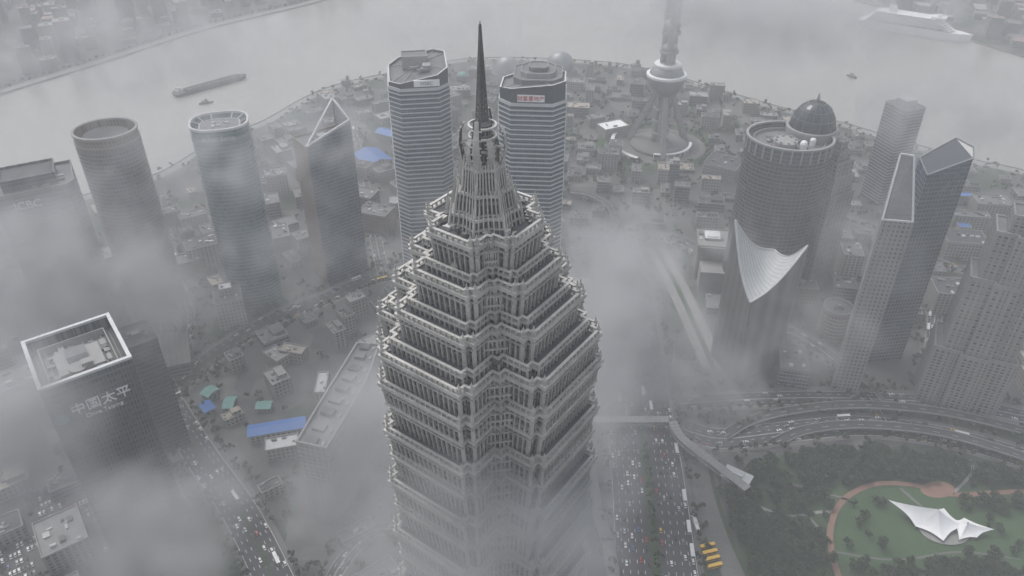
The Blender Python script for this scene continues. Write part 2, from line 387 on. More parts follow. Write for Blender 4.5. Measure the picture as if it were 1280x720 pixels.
# ------------------------------------------------------------------ Central tiered tower
def tower_hero():
    root=empty("tiered_pagoda_skyscraper")
    X,Y=-9.2,232.0; YAW=45+9
    U=[(1,-.46),(1,.46),(.92,.46),(.92,.54),(.62,.54),(.62,.62),(.54,.62),(.54,.92),(.46,.92)]
    full=[]
    for k in range(4):
        for (a,b) in U:
            for _ in range(k): a,b=-b,a
            full.append((a,b))
    def pl(b): return tf(full,X,Y,YAW,b)
    gl=facade("tower_glass",(.032,.038,.042),(.17,.165,.155),1.5,4.0,.25,.3,.25,.7)
    wall=MB(); trim=MB(); ter=MB(); fin=MB()
    lev=[(355,344,17.2),(344,341,19.6),(341,330,23.2),(330,327,26),(327,316,29.6),(316,312,33),(312,300,36.4),(300,290,37.6)]
    z=290; b=36.3
    for h in (13,13,14,14,15,15,16,16,18,18,19,19,20,20): lev.append((z,z-h,b+.8*((len(lev)%2)*2-1)*.9)); z-=h; b+=.32
    lev.append((z,20,41)); lev.append((20,0,46))
    r=random.Random(4)
    for i,(z1,z0,b) in enumerate(lev):
        h=z1-z0; fl=1.3 if i>=8 else (.8 if h>5 else .3)
        b0,b1=b-fl,b+fl*.6
        p0=pl(b0);p1=pl(b1)
        wall.prism(p0,z0,z1,0,1,poly2=p1)
        small=h<5
        ringwall(trim,p1,z1-(.6 if small else 1.2),z1+.25,.7,0,.6 if small else 1.15)
        ringwall(trim,p1,z1+1.7,z1+2.05,.4,0,.6)
        fins(fin,p0,z0,z1+1.7,2.2,.42,.8,0,poly2=p1)
        if not small:
            ringwall(trim,p1,z1-3.4,z1-3.0,.3,0,.7)
            for k,(c,c2) in enumerate(zip(p0,p1)):
                if k%9 in (0,1,3,7):
                    trim.beam((c[0],c[1],z0),(c2[0],c2[1],z1+2.8),.65)
                    trim.beam((c2[0],c2[1],z1+2.8),(c2[0],c2[1],z1+4.6),.4,0,.08)
        z=z0+3.9
        while z<z1-3:
            t=(z-z0)/h; q=pl(b0+(b1-b0)*t); ringwall(trim,q,z,z+.45,.2,1,.28); z+=3.9
        if not small:
            for k in range(4):
                ang=math.radians(YAW+45+90*k); dx,dy=math.cos(ang),math.sin(ang)
                nb=3; w=b*.40; rr=b*.84
                for s in range(nb):
                    zz=z0+h*(s+1)/nb
                    trim.box(X+dx*rr,Y+dy*rr,zz-.8,2.6,w,.8,math.degrees(ang),0,bottom=True)
                    for q in range(-4,5):
                        trim.box(X+dx*(rr+.9)-dy*q*w/9,Y+dy*(rr+.9)+dx*q*w/9,zz-h/nb,.5,.5,h/nb+1,math.degrees(ang),0)
    for (zt,r0,r1) in ((344,14,18),(330,19,24),(316,25,30),(300,32,33.5),(355,10,16)):
        for _ in range(55):
            a=r.uniform(0,2*math.pi); rad=r.uniform(r0,r1)
            ter.box(X+math.cos(a)*rad,Y+math.sin(a)*rad,zt,r.uniform(.5,2.4),r.uniform(.5,2.4),r.uniform(.5,1.9),YAW,r.randint(0,1))
    cx,cy=P(517,388,314)
    for rr,zz in ((7.0,316.0),(5.6,317.2),(4.2,316.4)):
        ringwall(trim,ell(cx,cy,rr,rr*.8,28,20),313,zz,.7,0,0)
    wall.prism(ell(cx,cy,7.2,5.8,28,20),300,313.8,0,1)
    a=P(640,418,316);b=P(690,398,318)
    trim.beam((a[0],a[1],316),(b[0],b[1],320),.55,0); trim.beam((a[0],a[1],312),(a[0],a[1],317),.9,0); trim.box((a[0]+b[0])/2,(a[1]+b[1])/2,312,3,3,6,20,0)
    # --- crown base
    def star(r,n=16,k=.84): return tf([((r if j%2 else r*k)*math.cos(math.pi*2*j/n),(r if j%2 else r*k)*math.sin(math.pi*2*j/n)) for j in range(n)],X,Y,YAW)
    for (z0,z1,r0,r1) in ((353,360,13.5,12.0),(354,367,11.8,9.2),(352,375,9.4,6.7)):
        s0,s1=star(r0),star(r1); wall.prism(s0,z0,z1,0,1,poly2=s1)
        ringwall(trim,s1,z1-.6,z1+.3,.4,0,.45); ringwall(trim,star((r0+r1)/2+.2),(z0+z1)/2,(z0+z1)/2+.4,.4,0,.3)
        for j in range(48):
            t=j/48*16; k=int(t); f=t-k
            A=Vector(s0[k]).lerp(Vector(s0[(k+1)%16]),f); B=Vector(s1[k]).lerp(Vector(s1[(k+1)%16]),f)
            C=Vector((X,Y)); A=C+(A-C)*1.04; B=C+(B-C)*1.03
            trim.beam((*A,z0),(*B,z1+1.8),.25,0,.18)
        for k in range(1,16,2):
            A=s0[k];B=s1[k]; trim.beam((*A,z0),(*B,z1+4.5),.6,0,.12)
    # --- petals
    for k in range(8):
        ang=2*math.pi*k/8+math.radians(YAW+22); big=(k%2==0); c,s=math.cos(ang),math.sin(ang)
        prof=[(0,4.9),(5,6.6),(10,7.6),(14.5,7.2),(17 if k%4 else 20,5.9)] if big else [(0,4.0),(4,5.0),(8,5.4),(11,5),(13,4)]
        z0=371
        for (h0,r0),(h1,r1) in zip(prof[:-1],prof[1:]):
            for ww in (-1.5,-.75,0,.75,1.5):
                w0=ww*(1-h0/26); w1=ww*(1-h1/26)
                trim.beam((X+c*r0-s*w0,Y+s*r0+c*w0,z0+h0),(X+c*r1-s*w1,Y+s*r1+c*w1,z0+h1),.24,0,.24)
            wall.face([(X+c*r0*.96-s*1.6,Y+s*r0*.96+c*1.6,z0+h0),(X+c*r0*.96+s*1.6,Y+s*r0*.96-c*1.6,z0+h0),(X+c*r1*.96+s*1.1,Y+s*r1*.96-c*1.1,z0+h1),(X+c*r1*.96-s*1.1,Y+s*r1*.96+c*1.1,z0+h1)],None,1)
            for t in (0,.5):
                rr=r0+(r1-r0)*t; hh=h0+(h1-h0)*t
                trim.beam((X+c*rr-s*1.7,Y+s*rr+c*1.7,z0+hh),(X+c*rr+s*1.7,Y+s*rr-c*1.7,z0+hh),.2,0)
        trim.beam((X,Y,z0+10),(X+c*prof[2][1],Y+s*prof[2][1],z0+10),.3,0)
    wall.lathe(X,Y,[(4.4,370),(4.0,379),(3.0,384),(2.6,388),(1.2,390),(0,390)],12,0)
    for z in (375,380,384,387.5): trim.lathe(X,Y,[(4.2,z),(4.7,z+.1),(4.7,z+.6),(4.0,z+.7)],16,0)
    wall.build("walls",[gl,'darkroof'],root); fin.build("mullion_fins",['metal'],root)
    trim.build("cornices",['metal','metal_d'],root); ter.build("terrace_equipment",['metal','metal_d'],root)
    sp=MB(); zb,zt=386,418.6; n=17
    def hw(z): t=(z-zb)/(zt-zb); return 1.5*(1-t)**1.0+.14
    for k in range(n):
        z0=zb+(zt-zb)*k/n; z1=zb+(zt-zb)*(k+1)/n; a=hw(z0); b=hw(z1)
        c0=tf([(-a,-a),(a,-a),(a,a),(-a,a)],X,Y,20); c1=tf([(-b,-b),(b,-b),(b,b),(-b,b)],X,Y,20)
        for i in range(4):
            j=(i+1)%4
            sp.beam((*c0[i],z0),(*c1[i],z1),.17); sp.beam((*c0[i],z0),(*c1[j],z1),.1); sp.beam((*c0[j],z0),(*c1[i],z1),.1); sp.beam((*c1[i],z1),(*c1[j],z1),.15)
    sp.beam((X,Y,zb),(X,Y,zt+1),.5,0,.12)
    sp.build("lattice_spire",['metal_d'],root)
tower_hero(); occupy(-9,232,62)

# ------------------------------------------------------------------ generic tower
def tower(name,poly,z,mat,bandmat='offwhite',step=4.,bh=.9,proud=.35,roof='roof',finsp=0,finmat=None,par=2.5,clut=14,size=20,yaw=0,z0=0,finw=.3,find=.4):
    e=empty(name); w=MB(); w.prism(poly,z0,z,0,1); 
    ringwall(w,poly,z-.1,z+par,.8,2,.25)
    cx=sum(p[0] for p in poly)/len(poly); cy=sum(p[1] for p in poly)/len(poly)
    w.build("walls",[mat,roof,bandmat],e)
    b=MB()
    if step: bands(b,poly,z0+4,z-1,step,bh,proud)
    if finsp: fins(b,poly,z0,z+par,finsp,finw,find,1)
    if b.f: b.build("facade_trim",[bandmat,finmat or bandmat],e)
    if clut:
        c=MB(); clutter(c,cx,cy,z,size,size,yaw,clut,0,3.5,int(z*7+cx)); 
        c.box(cx,cy,z-.05,size*.35,size*.3,4,yaw,0,1)
        c.build("roof_equipment",['roof','steel'],e)
    occupy(cx,cy,size*.75+8)
    return e,cx,cy

g_green=facade("green_glass",(.020,.075,.088),(.09,.16,.165),3,4,.1,.25,.15,.6)
g_grey=facade("grey_glass",(.045,.058,.068),(.19,.195,.195),3,4,.15,.35,.2,.6)
g_dark=facade("dark_curtain",(.022,.032,.038),(.10,.107,.112),2,4,.2,.3,.2,.6)
g_blue=facade("blue_curtain",(.018,.040,.070),(.09,.125,.155),2.4,4,.12,.22,.12,.7)
g_brown=facade("brown_grid",(.045,.036,.033),(.24,.165,.135),3.2,4,.45,.4,.3,.5)
g_stone=facade("stone_grid",(.045,.05,.055),(.32,.305,.285),3.6,4,.5,.45,.3,.5)
g_res=facade("residential_grid",(.055,.06,.065),(.33,.32,.30),4.2,3.2,.42,.4,.3,.8)
g_stripe=facade("stripe_wall",(.05,.058,.06),(.36,.36,.35),1.8,60,.5,.01,.3,.4)

# west towers ---------------------------------------------------------
x,y=P(42,226,180); e,_,_=tower("office_tower",tf([(-30,-24),(24,-24),(30,-18),(30,24),(-30,24)],x,y,28),180,g_dark,'metal_d',8,.8,.3,size=40,yaw=28,clut=20)
w=MB(); w.prism(tf([(-22,-16),(18,-16),(18,14),(-22,14)],x,y,28),180,189,0,1); ringwall(w,tf([(-22,-16),(18,-16),(18,14),(-22,14)],x,y,28),189,191,.8,0,.3); w.build("penthouse",[g_dark,'darkroof'],e)
text("rooftop_lettering","ICBC",9,(x+6,y-27,172),(math.pi/2,0,math.radians(28)),'offwhite',e)
x,y=P(131,162,190); D=ell(x,y,28,25,44,10)
e,_,_=tower("round_office_tower",D,176,g_grey,'metal_d',4,.8,.3,size=26,finsp=0)
w=MB(); ringwall(w,D,176,191,.8,0,-.6); w.prism(ell(x,y,20,18,32),176,186,0,1); ringwall(w,ell(x,y,28.5,25.5,44,10),190,191.5,2.4,2,0); ringwall(w,ell(x,y,28.4,25.4,44,10),182,183,.5,2,0)
w.prism(tf([(-31,-6),(-26,-6),(-26,6),(-31,6)],x,y,-20),0,168,3,3)
w.build("drum_crown",[g_brown,'darkroof','concrete','offwhite'],e)
x,y=P(274,154,195); D=tf([(26*math.copysign(abs(math.cos(t))**.75,math.cos(t)),22*math.copysign(abs(math.sin(t))**.75,math.sin(t))) for t in [2*math.pi*(i+.5)/44 for i in range(44)]],x,y,15)
e,_,_=tower("curved_glass_tower",D,186,g_green,'steel',4,.35,.12,size=26,clut=10)
w=MB(); ringwall(w,D,186,197,.7,0,-.5); ringwall(w,D,196,198,1.6,1,.3); w.prism(off(D,-8),186,193,0,2); ringwall(w,off(D,-8),193,194,.6,1,.2); clutter(w,x,y,193,20,18,15,12,1,2,9)
for k in range(0,44,4): w.beam((D[k][0],D[k][1],197),(off(D,-8)[k][0],off(D,-8)[k][1],194),.3,1)
w.build("crown_screen",[g_green,'offwhite','roof'],e)
text("facade_lettering","BUND BANK",5,(x+6,y-24.6,190),(math.pi/2,0,math.radians(12)),'offwhite',e,.3)
# angular tower with slanted glass blades
x,y=P(402,170,160); e,_,_=tower("angular_office_tower",rect(x,y,48,32,38),158,g_brown,'brown',4,1.2,.3,size=26,yaw=38)
w=MB(); R4=rect(x,y,48,32,38); A,B,C,Dd=R4[1],R4[2],R4[3],R4[0]
nx_,ny_=math.sin(math.radians(38)),-math.cos(math.radians(38))
o1=(Dd[0]+nx_*.7,Dd[1]+ny_*.7); o2=(A[0]+nx_*.7,A[1]+ny_*.7); o3=(A[0]+nx_*1.6,A[1]+ny_*1.6); o4=(Dd[0]+nx_*1.6,Dd[1]+ny_*1.6)
w.prism([o4,o3,o2,o1],0,162,0,2,z1s=[161,175,175,161])
for (p,q,hp,hq) in ((Dd,A,3,18),(A,B,18,30),(Dd,B,3,30)):
    w.beam((*p,158+hp),(*q,158+hq),.8,2); w.beam((*p,158),(*p,158+hp),.6,2); w.beam((*q,158),(*q,158+hq),.6,2)
w.face([(*A,158),(*B,158),(*B,187),(*A,175)],[(0,0),(34,0),(34,30),(0,18)],0)
w.build("glass_blade",[g_blue,'darkroof','offwhite'],e)
occupy(x,y,40)
# twin bank towers ----------------------------------------------------
def twin(px,py,z,yaw,signside,word,s=27,box=False):
    x,y=P(px,py,z)
    pl=[(-s,-s*.62),(-s*.62,-s),(s*.62,-s),(s,-s*.62),(s,s*.62),(s*.62,s),(-s*.62,s),(-s,s*.62)]
    pts=tf(pl,x,y,yaw); zz=z-16
    e,_,_=tower("banded_glass_tower",pts,zz,g_blue,'offwhite',4.2,1.0,.6,size=30,yaw=yaw,clut=6)
    w=MB(); q=off(pts,-.8)
    n=8; zt=[]
    for i,p in enumerate(pl): zt.append(z-3+ (5 if box else 3)*(p[0]/s) + 3*(p[1]/s)*(1 if box else -1))
    w.prism(q,zz,z,0,1,z1s=zt,cap=False)
    q2=off(q,-1.2)
    for i in range(n):
        j=(i+1)%n; w.face([(*q[i],zt[i]),(*q[j],zt[j]),(*q2[j],zt[j]),(*q2[i],zt[i])],None,2)
        w.face([(*q2[j],zz),(*q2[i],zz),(*q2[i],zt[i]),(*q2[j],zt[j])],None,1)
    c=(x+2,y+2); 
    for i in range(n):
        j=(i+1)%n; w.face([(*q2[i],zt[i]-2.5),(*q2[j],zt[j]-2.5),(c[0],c[1],z-1)],None,1)
        w.beam((*q2[i],zt[i]-2.2),(c[0],c[1],z-.6),.3,3)
    clutter(w,x,y,z-3,34,34,yaw,22,3,2.5,int(px))
    if box: w.prism(rect(x-3,y+6,22,16,yaw),z-5,z+5,3,1); ringwall(w,rect(x-3,y+6,22,16,yaw),z+4.9,z+6,.5,3,.2); w.box(x+9,y-7,z-4,7,9,5,yaw,3)
    else:
        for k,(a,h) in enumerate(((.72,1),(.5,4),(.28,7))): pp=tf([(u*a,v*a) for u,v in pl],x+4,y+4,yaw); w.prism(pp,z-6,z+h,3 if k%2 else 1,1); ringwall(w,pp,z+h-.1,z+h+.9,.5,3,.15)
    w.build("crown",['glassdark','roof','offwhite','concrete','steel'],e)
    ang=math.radians(yaw); c_,s_=math.cos(ang),math.sin(ang)
    lx,ly=s*.25*signside,-s-.1
    sx,sy=x+lx*c_-ly*s_,y+lx*s_+ly*c_
    sb=MB(); sb.box(sx,sy,z-12,22,1.2,5.5,yaw,0,bottom=True); sb.build("sign_board",['white'],e)
    text("sign_lettering",word,4.4,(sx+s_*.9,sy-c_*.9,z-9.3),(math.pi/2,0,ang),'red' if signside<0 else 'steel',e,.15)
twin(521,78,250,8,1,"HSBC",26.5,True); twin(667,94,255,-4,-.1,"财富置地产",27.5)
# ------------------------------------------------------------------ near-left tower
x,y=-246,350; yw=36
pt=rect(x,y,47,50,yw)
e,_,_=tower("insurance_office_tower",pt,192,g_dark,'metal_d',4,.6,.25,size=34,yaw=yw,clut=0,par=.5,finsp=1.6,finmat='metal_d',finw=.25,find=.45)
w=MB(); ringwall(w,pt,192,201,.9,0,.1); ringwall(w,pt,200.5,202,1.6,1,.5); ringwall(w,off(pt,-5.5),192,197,.6,3,0)
w.box(x,y,192,24,22,3.2,yw,3,3); w.box(x-2,y+2,195,11,9,4,yw,1,2); w.box(x+7,y-5,195,6,5,3,yw,3); w.prism(ell(x+3,y-8,5,5,20),195.2,196,2,3)
clutter(w,x,y,192.2,40,42,yw,46,2,2.2,5)
for k in range(-4,5):
    a=tf([(k*5,-19),(k*5,19)],x,y,yw); w.beam((*a[0],193),(*a[1],193),.25,3)
w.build("roof_crown",[g_dark,'offwhite','roof','concrete'],e)
m=tf([(2,-25.8)],x,y,yw)[0]
text("facade_lettering","中国太平",8,(m[0],m[1],181),(math.pi/2,0,math.radians(yw)),'white',e)
text("facade_lettering_small","China Taiping",3.6,(m[0],m[1],174.5),(math.pi/2,0,math.radians(yw)),'white',e,.2)
m=tf([(-19,-25.7)],x,y,yw)[0]; w=MB()
cc=[(m[0]+3.6*math.cos(t)*math.cos(math.radians(yw)),m[1]+3.6*math.cos(t)*math.sin(math.radians(yw))-.3,178+3.6*math.sin(t)) for t in [2*math.pi*i/24 for i in range(24)]]
w.face(cc); w.build("round_emblem",['teal'],e)
x,y=P(170,420,110); tower("office_block",rect(x,y,24,30,36),110,g_dark,'metal_d',4,.6,.25,size=18,yaw=36)
x,y=P(207,432,28); e=empty("wedge_roof_hall"); w=MB(); pp=rect(x,y,34,30,20); w.prism(pp,0,22,0,1,z1s=[16,16,26,32]); q=off(pp,2)
w.face([(*q[0],16.5),(*q[1],16.5),(*q[2],26.5),(*q[3],33)],None,1); w.face([(*q[3],32),(*q[2],25.5),(*q[1],15.5),(*q[0],15.5)],None,1)
for k in range(1,8):
    t=k/8; w.beam((*Vector(q[0]).lerp(Vector(q[1]),t),16.6),(*Vector(q[3]).lerp(Vector(q[2]),t),33.1-6.5*t),.18,2)
w.build("hall",[g_grey,'paving','concrete'],e); occupy(x,y,30)

# curved slab -----------------------------------------------------------
outer=smooth(PL([(446,428),(425,462),(400,502),(370,552)],82),6); inner=smooth(PL([(474,430),(460,470),(437,512),(408,560)],82),6)
poly=outer+inner[::-1]
tower("curved_slab_building",poly,80,g_res,'concrete',4,.8,.4,size=6,clut=0)
w=MB(); 
for i in range(1,len(outer)-1,2):
    a,b=Vector(outer[i]),Vector(inner[i]); m=a.lerp(b,.42); ang=math.degrees(math.atan2((b-a).y,(b-a).x)); w.box(m.x,m.y,79.9,(b-a).length*.4,6.4,2+(i%5)*.4,ang,2 if i%4==1 else 0); 
    m=a.lerp(b,.8); w.box(m.x,m.y,79.9,1.6,3.5,1.2,ang,1)
w.build("roof_plant",['roof','steel','darkroof'],bpy.data.objects["curved_slab_building"])
for p in outer[::3]: occupy(p[0]+8,p[1],16)

# saddle-roof building ---------------------------------------------------
def saddle():
    e=empty("saddle_roof_tower")
    A=Vector(P(919,277,146)); Fc=Vector(P(938,376,92)); C=Vector(P(1009,309,128))
    w=MB(); n=14
    zA,zF,zC,zB=147,90,129,100
    def zt(u,v):
        base=(zF*(1-u)*(1-v)+zA*u*(1-v)+zC*(1-u)*v+zB*u*v)
        return base-9*math.sin(math.pi*u)-9*math.sin(math.pi*v)
    def xy(u,v): return Fc+(A-Fc)*u+(C-Fc)*v
    for i in range(n):
        for j in range(n):
            q=[(i/n,j/n),((i+1)/n,j/n),((i+1)/n,(j+1)/n),(i/n,(j+1)/n)]
            w.face([(*xy(a,b),zt(a,b)) for a,b in q][::-1],None,1)
    for k in range(1,n):
        for i in range(n):
            w.beam((*xy(i/n,k/n),zt(i/n,k/n)+.1),(*xy((i+1)/n,k/n),zt((i+1)/n,k/n)+.1),.12,3)
    def wallface(f):
        d=0
        for i in range(n):
            (u0,v0),(u1,v1)=f(i/n),f((i+1)/n); a=xy(u0,v0);b=xy(u1,v1);L=(b-a).length
            w.face([(*a,0),(*b,0),(*b,zt(u1,v1)),(*a,zt(u0,v0))],[(d,0),(d+L,0),(d+L,zt(u1,v1)),(d,zt(u0,v0))],0); d+=L
            w.beam((*a,zt(u0,v0)+.3),(*b,zt(u1,v1)+.3),.8,2)
            nn=Vector(((b-a).y,-(b-a).x)).normalized()*.25
            for k in range(2):
                t=k/2; p=a+(b-a)*t+nn
                w.beam((p.x,p.y,0),(p.x,p.y,zt(u0,v0)*(1-t)+zt(u1,v1)*t),.28,3)
    wallface(lambda t:(0,t)); wallface(lambda t:(t,1)); wallface(lambda t:(1,1-t)); wallface(lambda t:(1-t,0))
    w.build("walls_and_roof",[g_stripe,'offwhite','offwhite','concrete'],e)
    c=xy(.5,.5); occupy(c.x,c.y,40)
    p=MB(); x,y=P(993,448,22); p.box(x,y,0,26,34,22,-12,0,1); clutter(p,x,y,22,24,30,-12,14,1,2.5,3); p.build("podium",[g_grey,'roof','offwhite'],e)
saddle()
# domed tower ------------------------------------------------------------
def domed():
    x,y=P(988,170,178); e,_,_=tower("domed_round_tower",ell(x,y,39,33,56,-12),172,g_dark,'metal_d',4,1.0,.4,size=44,clut=30,finsp=3.2,finmat='metal_d',finw=.4,find=.5)
    w=MB(); D=ell(x,y,39.5,33.5,56,-12)
    ringwall(w,D,165,178,1.0,1,0); ringwall(w,D,177.5,179,1.8,0,.6); ringwall(w,off(D,-7),172,175,.6,0,0)
    for k in range(0,56,2): w.beam((*D[k],165),(*D[k],178),.7,0)
    hx,hy=x-6,y-7; w.prism(ell(hx,hy,11,11,24),172,177,0,0)
    for k in range(8): 
        a=2*math.pi*k/8; w.box(hx+9*math.cos(a),hy+9*math.sin(a),177,2,2,1.5,0,0)
    w.lathe(x+8,y-16,[(3.2,172),(3.4,177.5),(2.6,179.5),(1,180.6),(0,180.7)],14,2)
    w.lathe(x+19,y-8,[(2.6,172),(2.8,177.5),(2,179),(0,179.6)],14,2)
    dx,dy=x+25,y+17
    w.lathe(dx,dy,[(23,150),(23,178),(24,178.2),(24,181),(21.5,181.2)],32,0)
    w.build("crown_ring",['concrete',g_dark,'white'],e)
    d=MB(); prof=[(20.5*math.cos(t),181+24*math.sin(t)) for t in [math.pi/2*i/12 for i in range(13)]]; d.lathe(dx,dy,prof,32,0)
    d.lathe(dx,dy,[(1.6,204),(1.6,208),(.3,213),(0,214)],8,1)
    d.build("dome",[M['glassdark'],'steel'],e,smooth=True)
    rb=MB()
    for k in range(16):
        a=2*math.pi*k/16
        for i in range(12):
            r0,z0=prof[i];r1,z1=prof[i+1]; rb.beam((dx+r0*math.cos(a),dy+r0*math.sin(a),z0),(dx+r1*math.cos(a),dy+r1*math.sin(a),z1),.22)
    for i in (3,6,9): r0,z0=prof[i]; rb.lathe(dx,dy,[(r0,z0-.3),(r0+.4,z0-.2),(r0+.4,z0+.3),(r0,z0+.4)],32,0)
    rb.build("dome_ribs",['metal_d'],e); occupy(dx,dy,30)
domed()
x,y=P(1052,178,165); e=empty("stepped_residential_tower"); w=MB(); t=MB()
for (a,b,z0,z1) in ((32,32,0,118),(27,27,118,136),(22,22,136,150),(15,15,150,160),(9,9,160,168)):
    p=rect(x-2,y-3,a,b,30); w.prism(p,z0,z1,0,1); ringwall(t,p,z1-1,z1+1.2,.6,0,.4); bands(t,p,z0+3,z1,8 if z1<120 else 5,.8,.3,0); fins(t,p,z0,z1+2,5,.8,.6,0)
w.build("walls",[g_stone,'roof'],e); t.build("trim",['concrete'],e); occupy(x,y,26)
x,y=P(1133,128,128); tower("slim_office_tower",rect(x,y,30,32,20),124,g_blue,'concrete',4,1.5,.4,size=20,yaw=20)
w=MB(); w.box(x,y,124,16,16,9,20,0,1); w.build("penthouse",['concrete','offwhite'],bpy.data.objects["slim_office_tower"])
def slant():
    e=empty("slanted_roof_tower"); 
    f1=Vector(P(1104,272,178)); f2=Vector(P(1141,275,178)); dn=Vector((.22,1)).normalized()*27
    pts=[tuple(f1),tuple(f2),tuple(f2+dn-Vector((6,0))),tuple(f1+dn+Vector((7,0)))]
    w=MB(); zt=[176,176,219,219]; w.prism(pts,0,176,0,1,z1s=zt)
    q=off(pts,.25)
    for i in range(4):
        j=(i+1)%4; w.beam((*q[i],zt[i]+.3),(*q[j],zt[j]+.3),.7,2); w.beam((*q[i],0),(*q[i],zt[i]),.7,3)
    for k in range(1,9):
        t=k/9; a=Vector(pts[0]).lerp(Vector(pts[3]),t); b=Vector(pts[1]).lerp(Vector(pts[2]),t); z=176+43*t; w.beam((*a,z+.2),(*b,z+.2),.2,4)
    b=MB(); bands(b,pts,4,172,4,1.0,.35); fins(b,pts,0,175,3.2,.45,.45,0,edges=[0,3])
    w.build("walls",[g_stone,'roof','offwhite','concrete','steel'],e); b.build("facade_trim",['concrete'],e); occupy(f1.x+13,f1.y+14,28)
slant()
def blade():
    e=empty("pitched_roof_glass_tower"); c=Vector(P(1180,196,205)); 
    pts=tf([(-20,-11),(16,-13),(21,-4),(17,13),(-14,10)],c.x,c.y,12)
    w=MB(); zt=[196,208,213,214,201]; w.prism(pts,0,190,0,1,z1s=zt)
    for i in range(5):
        j=(i+1)%5; w.beam((*pts[i],zt[i]+.3),(*pts[j],zt[j]+.3),.45,2)
    bb=MB(); bands(bb,pts,4,192,4,.5,.2); fins(bb,pts,0,194,3,.22,.35,0)
    w.build("walls",[g_blue,'glassdark','steel'],e); bb.build("facade_trim",['steel'],e); occupy(c.x,c.y,32)
blade()
x,y=P(1300,262,190); e=empty("apartment_tower"); w=MB(); t=MB()
for (a,b,z0,z1,ox) in ((62,38,0,60,0),(52,32,60,130,2),(44,28,130,172,4),(32,22,172,186,6),(18,14,186,200,8)):
    p=tf([(-a/2,-b/2),(-a/6,-b/2),(-a/6,-b/2-4),(a/6,-b/2-4),(a/6,-b/2),(a/2,-b/2),(a/2,b/2),(-a/2,b/2)],x+ox-6,y,-25); w.prism(p,z0,z1,0,1); ringwall(t,p,z1-1,z1+1.5,.6,0,.4); bands(t,p,z0+3,z1,6.4,.7,.5,0); fins(t,p,z0,z1+2,5,1.0,.9,0)
w.build("walls",[g_res,'roof'],e); t.build("trim",['concrete'],e); occupy(x,y,46)
# ------------------------------------------------------------------ TV tower
def tvtower():
    e=empty("television_tower"); x,y=P(824,184,0); w=MB(); y+=6
    for k in range(3):
        a=2*math.pi*k/3+.5; c,s=math.cos(a),math.sin(a)
        w.lathe(x+7*c,y+7*s,[(4.5,0),(4.5,250)],16,0)
        w.beam((x+46*c,y+46*s,0),(x+9*c,y+9*s,86),3.6,0,3)
    w.lathe(x,y,[(4,60),(4,250)],12,0)
    for z in (20,38,56,135,160,185,210,235): w.lathe(x,y,[(12,z),(13,z+.5),(13,z+3),(12,z+3.5)],24,0)
    w.lathe(x,y,[(40,0),(40,4),(36,6),(20,8),(12,9)],36,2)
    for zc,r in ((140,8),(172,8),(205,8),): w.lathe(x,y,[(r*1.45*math.cos(t),zc+r*math.sin(t)) for t in [-math.pi/2+math.pi*i/10 for i in range(11)]],20,1)
    w.build("columns",['concrete','steel','paving'],e,smooth=False)
    s=MB()
    for zc,r in ((98,25),(272,23)): s.lathe(x,y,[(r*math.cos(t),zc+r*math.sin(t)) for t in [-math.pi/2+math.pi*i/18 for i in range(19)]],32,0)
    s.build("spheres",[M['steel']],e,smooth=True)
    r=MB()
    r.lathe(x,y,[(24,102),(27,103),(27,106),(23,107)],32,0); r.lathe(x,y,[(16,115),(18,117),(18,120),(12,120.5),(0,121)],32,0)
    r.lathe(x,y,[(3,290),(2,340),(1,400),(.3,460)],10,0)
    r.build("rings",['white'],e); occupy(x,y,60)
    c=MB()
    for r0,a0,a1,ww in ((66,2.3,4.1,5),(44,4.4,6.2,4),):
        pts=[(x+r0*math.cos(a0+(a1-a0)*i/24),y+r0*math.sin(a0+(a1-a0)*i/24)) for i in range(25)]
        ribbon(c,pts,ww,7,0,h=1)
        for p in pts[::3]: c.box(p[0],p[1],0,1,1,6,0,0)
    c.build("plaza_canopy",['white'],e)
    g=MB(); ringwall(g,ell(x,y,90,80,40),0,.1,22,0); ringwall(g,ell(x,y,66,60,40),0,.16,8,1); g.build("plaza_gardens",['grass','paving'],e)
tvtower()
# ------------------------------------------------------------------ hand placed low-rise
def low(name,px,py,z,w,d,yaw,mat,roof,clut=8,par=1.2):
    x,y=P(px,py,z); e=empty(name); m=MB(); p=rect(x,y,w,d,yaw); m.prism(p,0,z,0,1); ringwall(m,p,z-.05,z+par,.5,2,.2); m.build("walls",[mat,roof,'concrete'],e)
    c=MB(); clutter(c,x,y,z,w,d,yaw,clut,0,2.4,int(px*3+py)); 
    if c.f: c.build("roof_equipment",['roof','offwhite'],e)
    occupy(x,y,max(w,d)*.55+2); return x,y,e
def gable(name,px,py,z,w,d,yaw,mat,roofm):
    x,y=P(px,py,z); e=empty(name); m=MB(); p=rect(x,y,w,d,yaw); m.prism(p,0,z,0,0); q=off(p,.8); h=d*.16
    a=[((q[0][0]+q[3][0])/2,(q[0][1]+q[3][1])/2),((q[1][0]+q[2][0])/2,(q[1][1]+q[2][1])/2)]
    m.face([(*q[0],z),(*q[1],z),(*a[1],z+h),(*a[0],z+h)],None,1); m.face([(*q[2],z),(*q[3],z),(*a[0],z+h),(*a[1],z+h)],None,1)
    m.face([(*q[1],z),(*q[2],z),(*a[1],z+h)],None,0); m.face([(*q[3],z),(*q[0],z),(*a[0],z+h)],None,0)
    k=int(w/2.5)
    for i in range(k+1):
        t=i/k; e0=Vector(q[0]).lerp(Vector(q[1]),t); e1=Vector(a[0]).lerp(Vector(a[1]),t); e2=Vector(q[3]).lerp(Vector(q[2]),t)
        m.beam((*e0,z+.1),(*e1,z+h+.1),.1,1); m.beam((*e2,z+.1),(*e1,z+h+.1),.1,1)
    m.build("walls_and_roof",[mat,roofm],e); occupy(x,y,max(w,d)*.5)
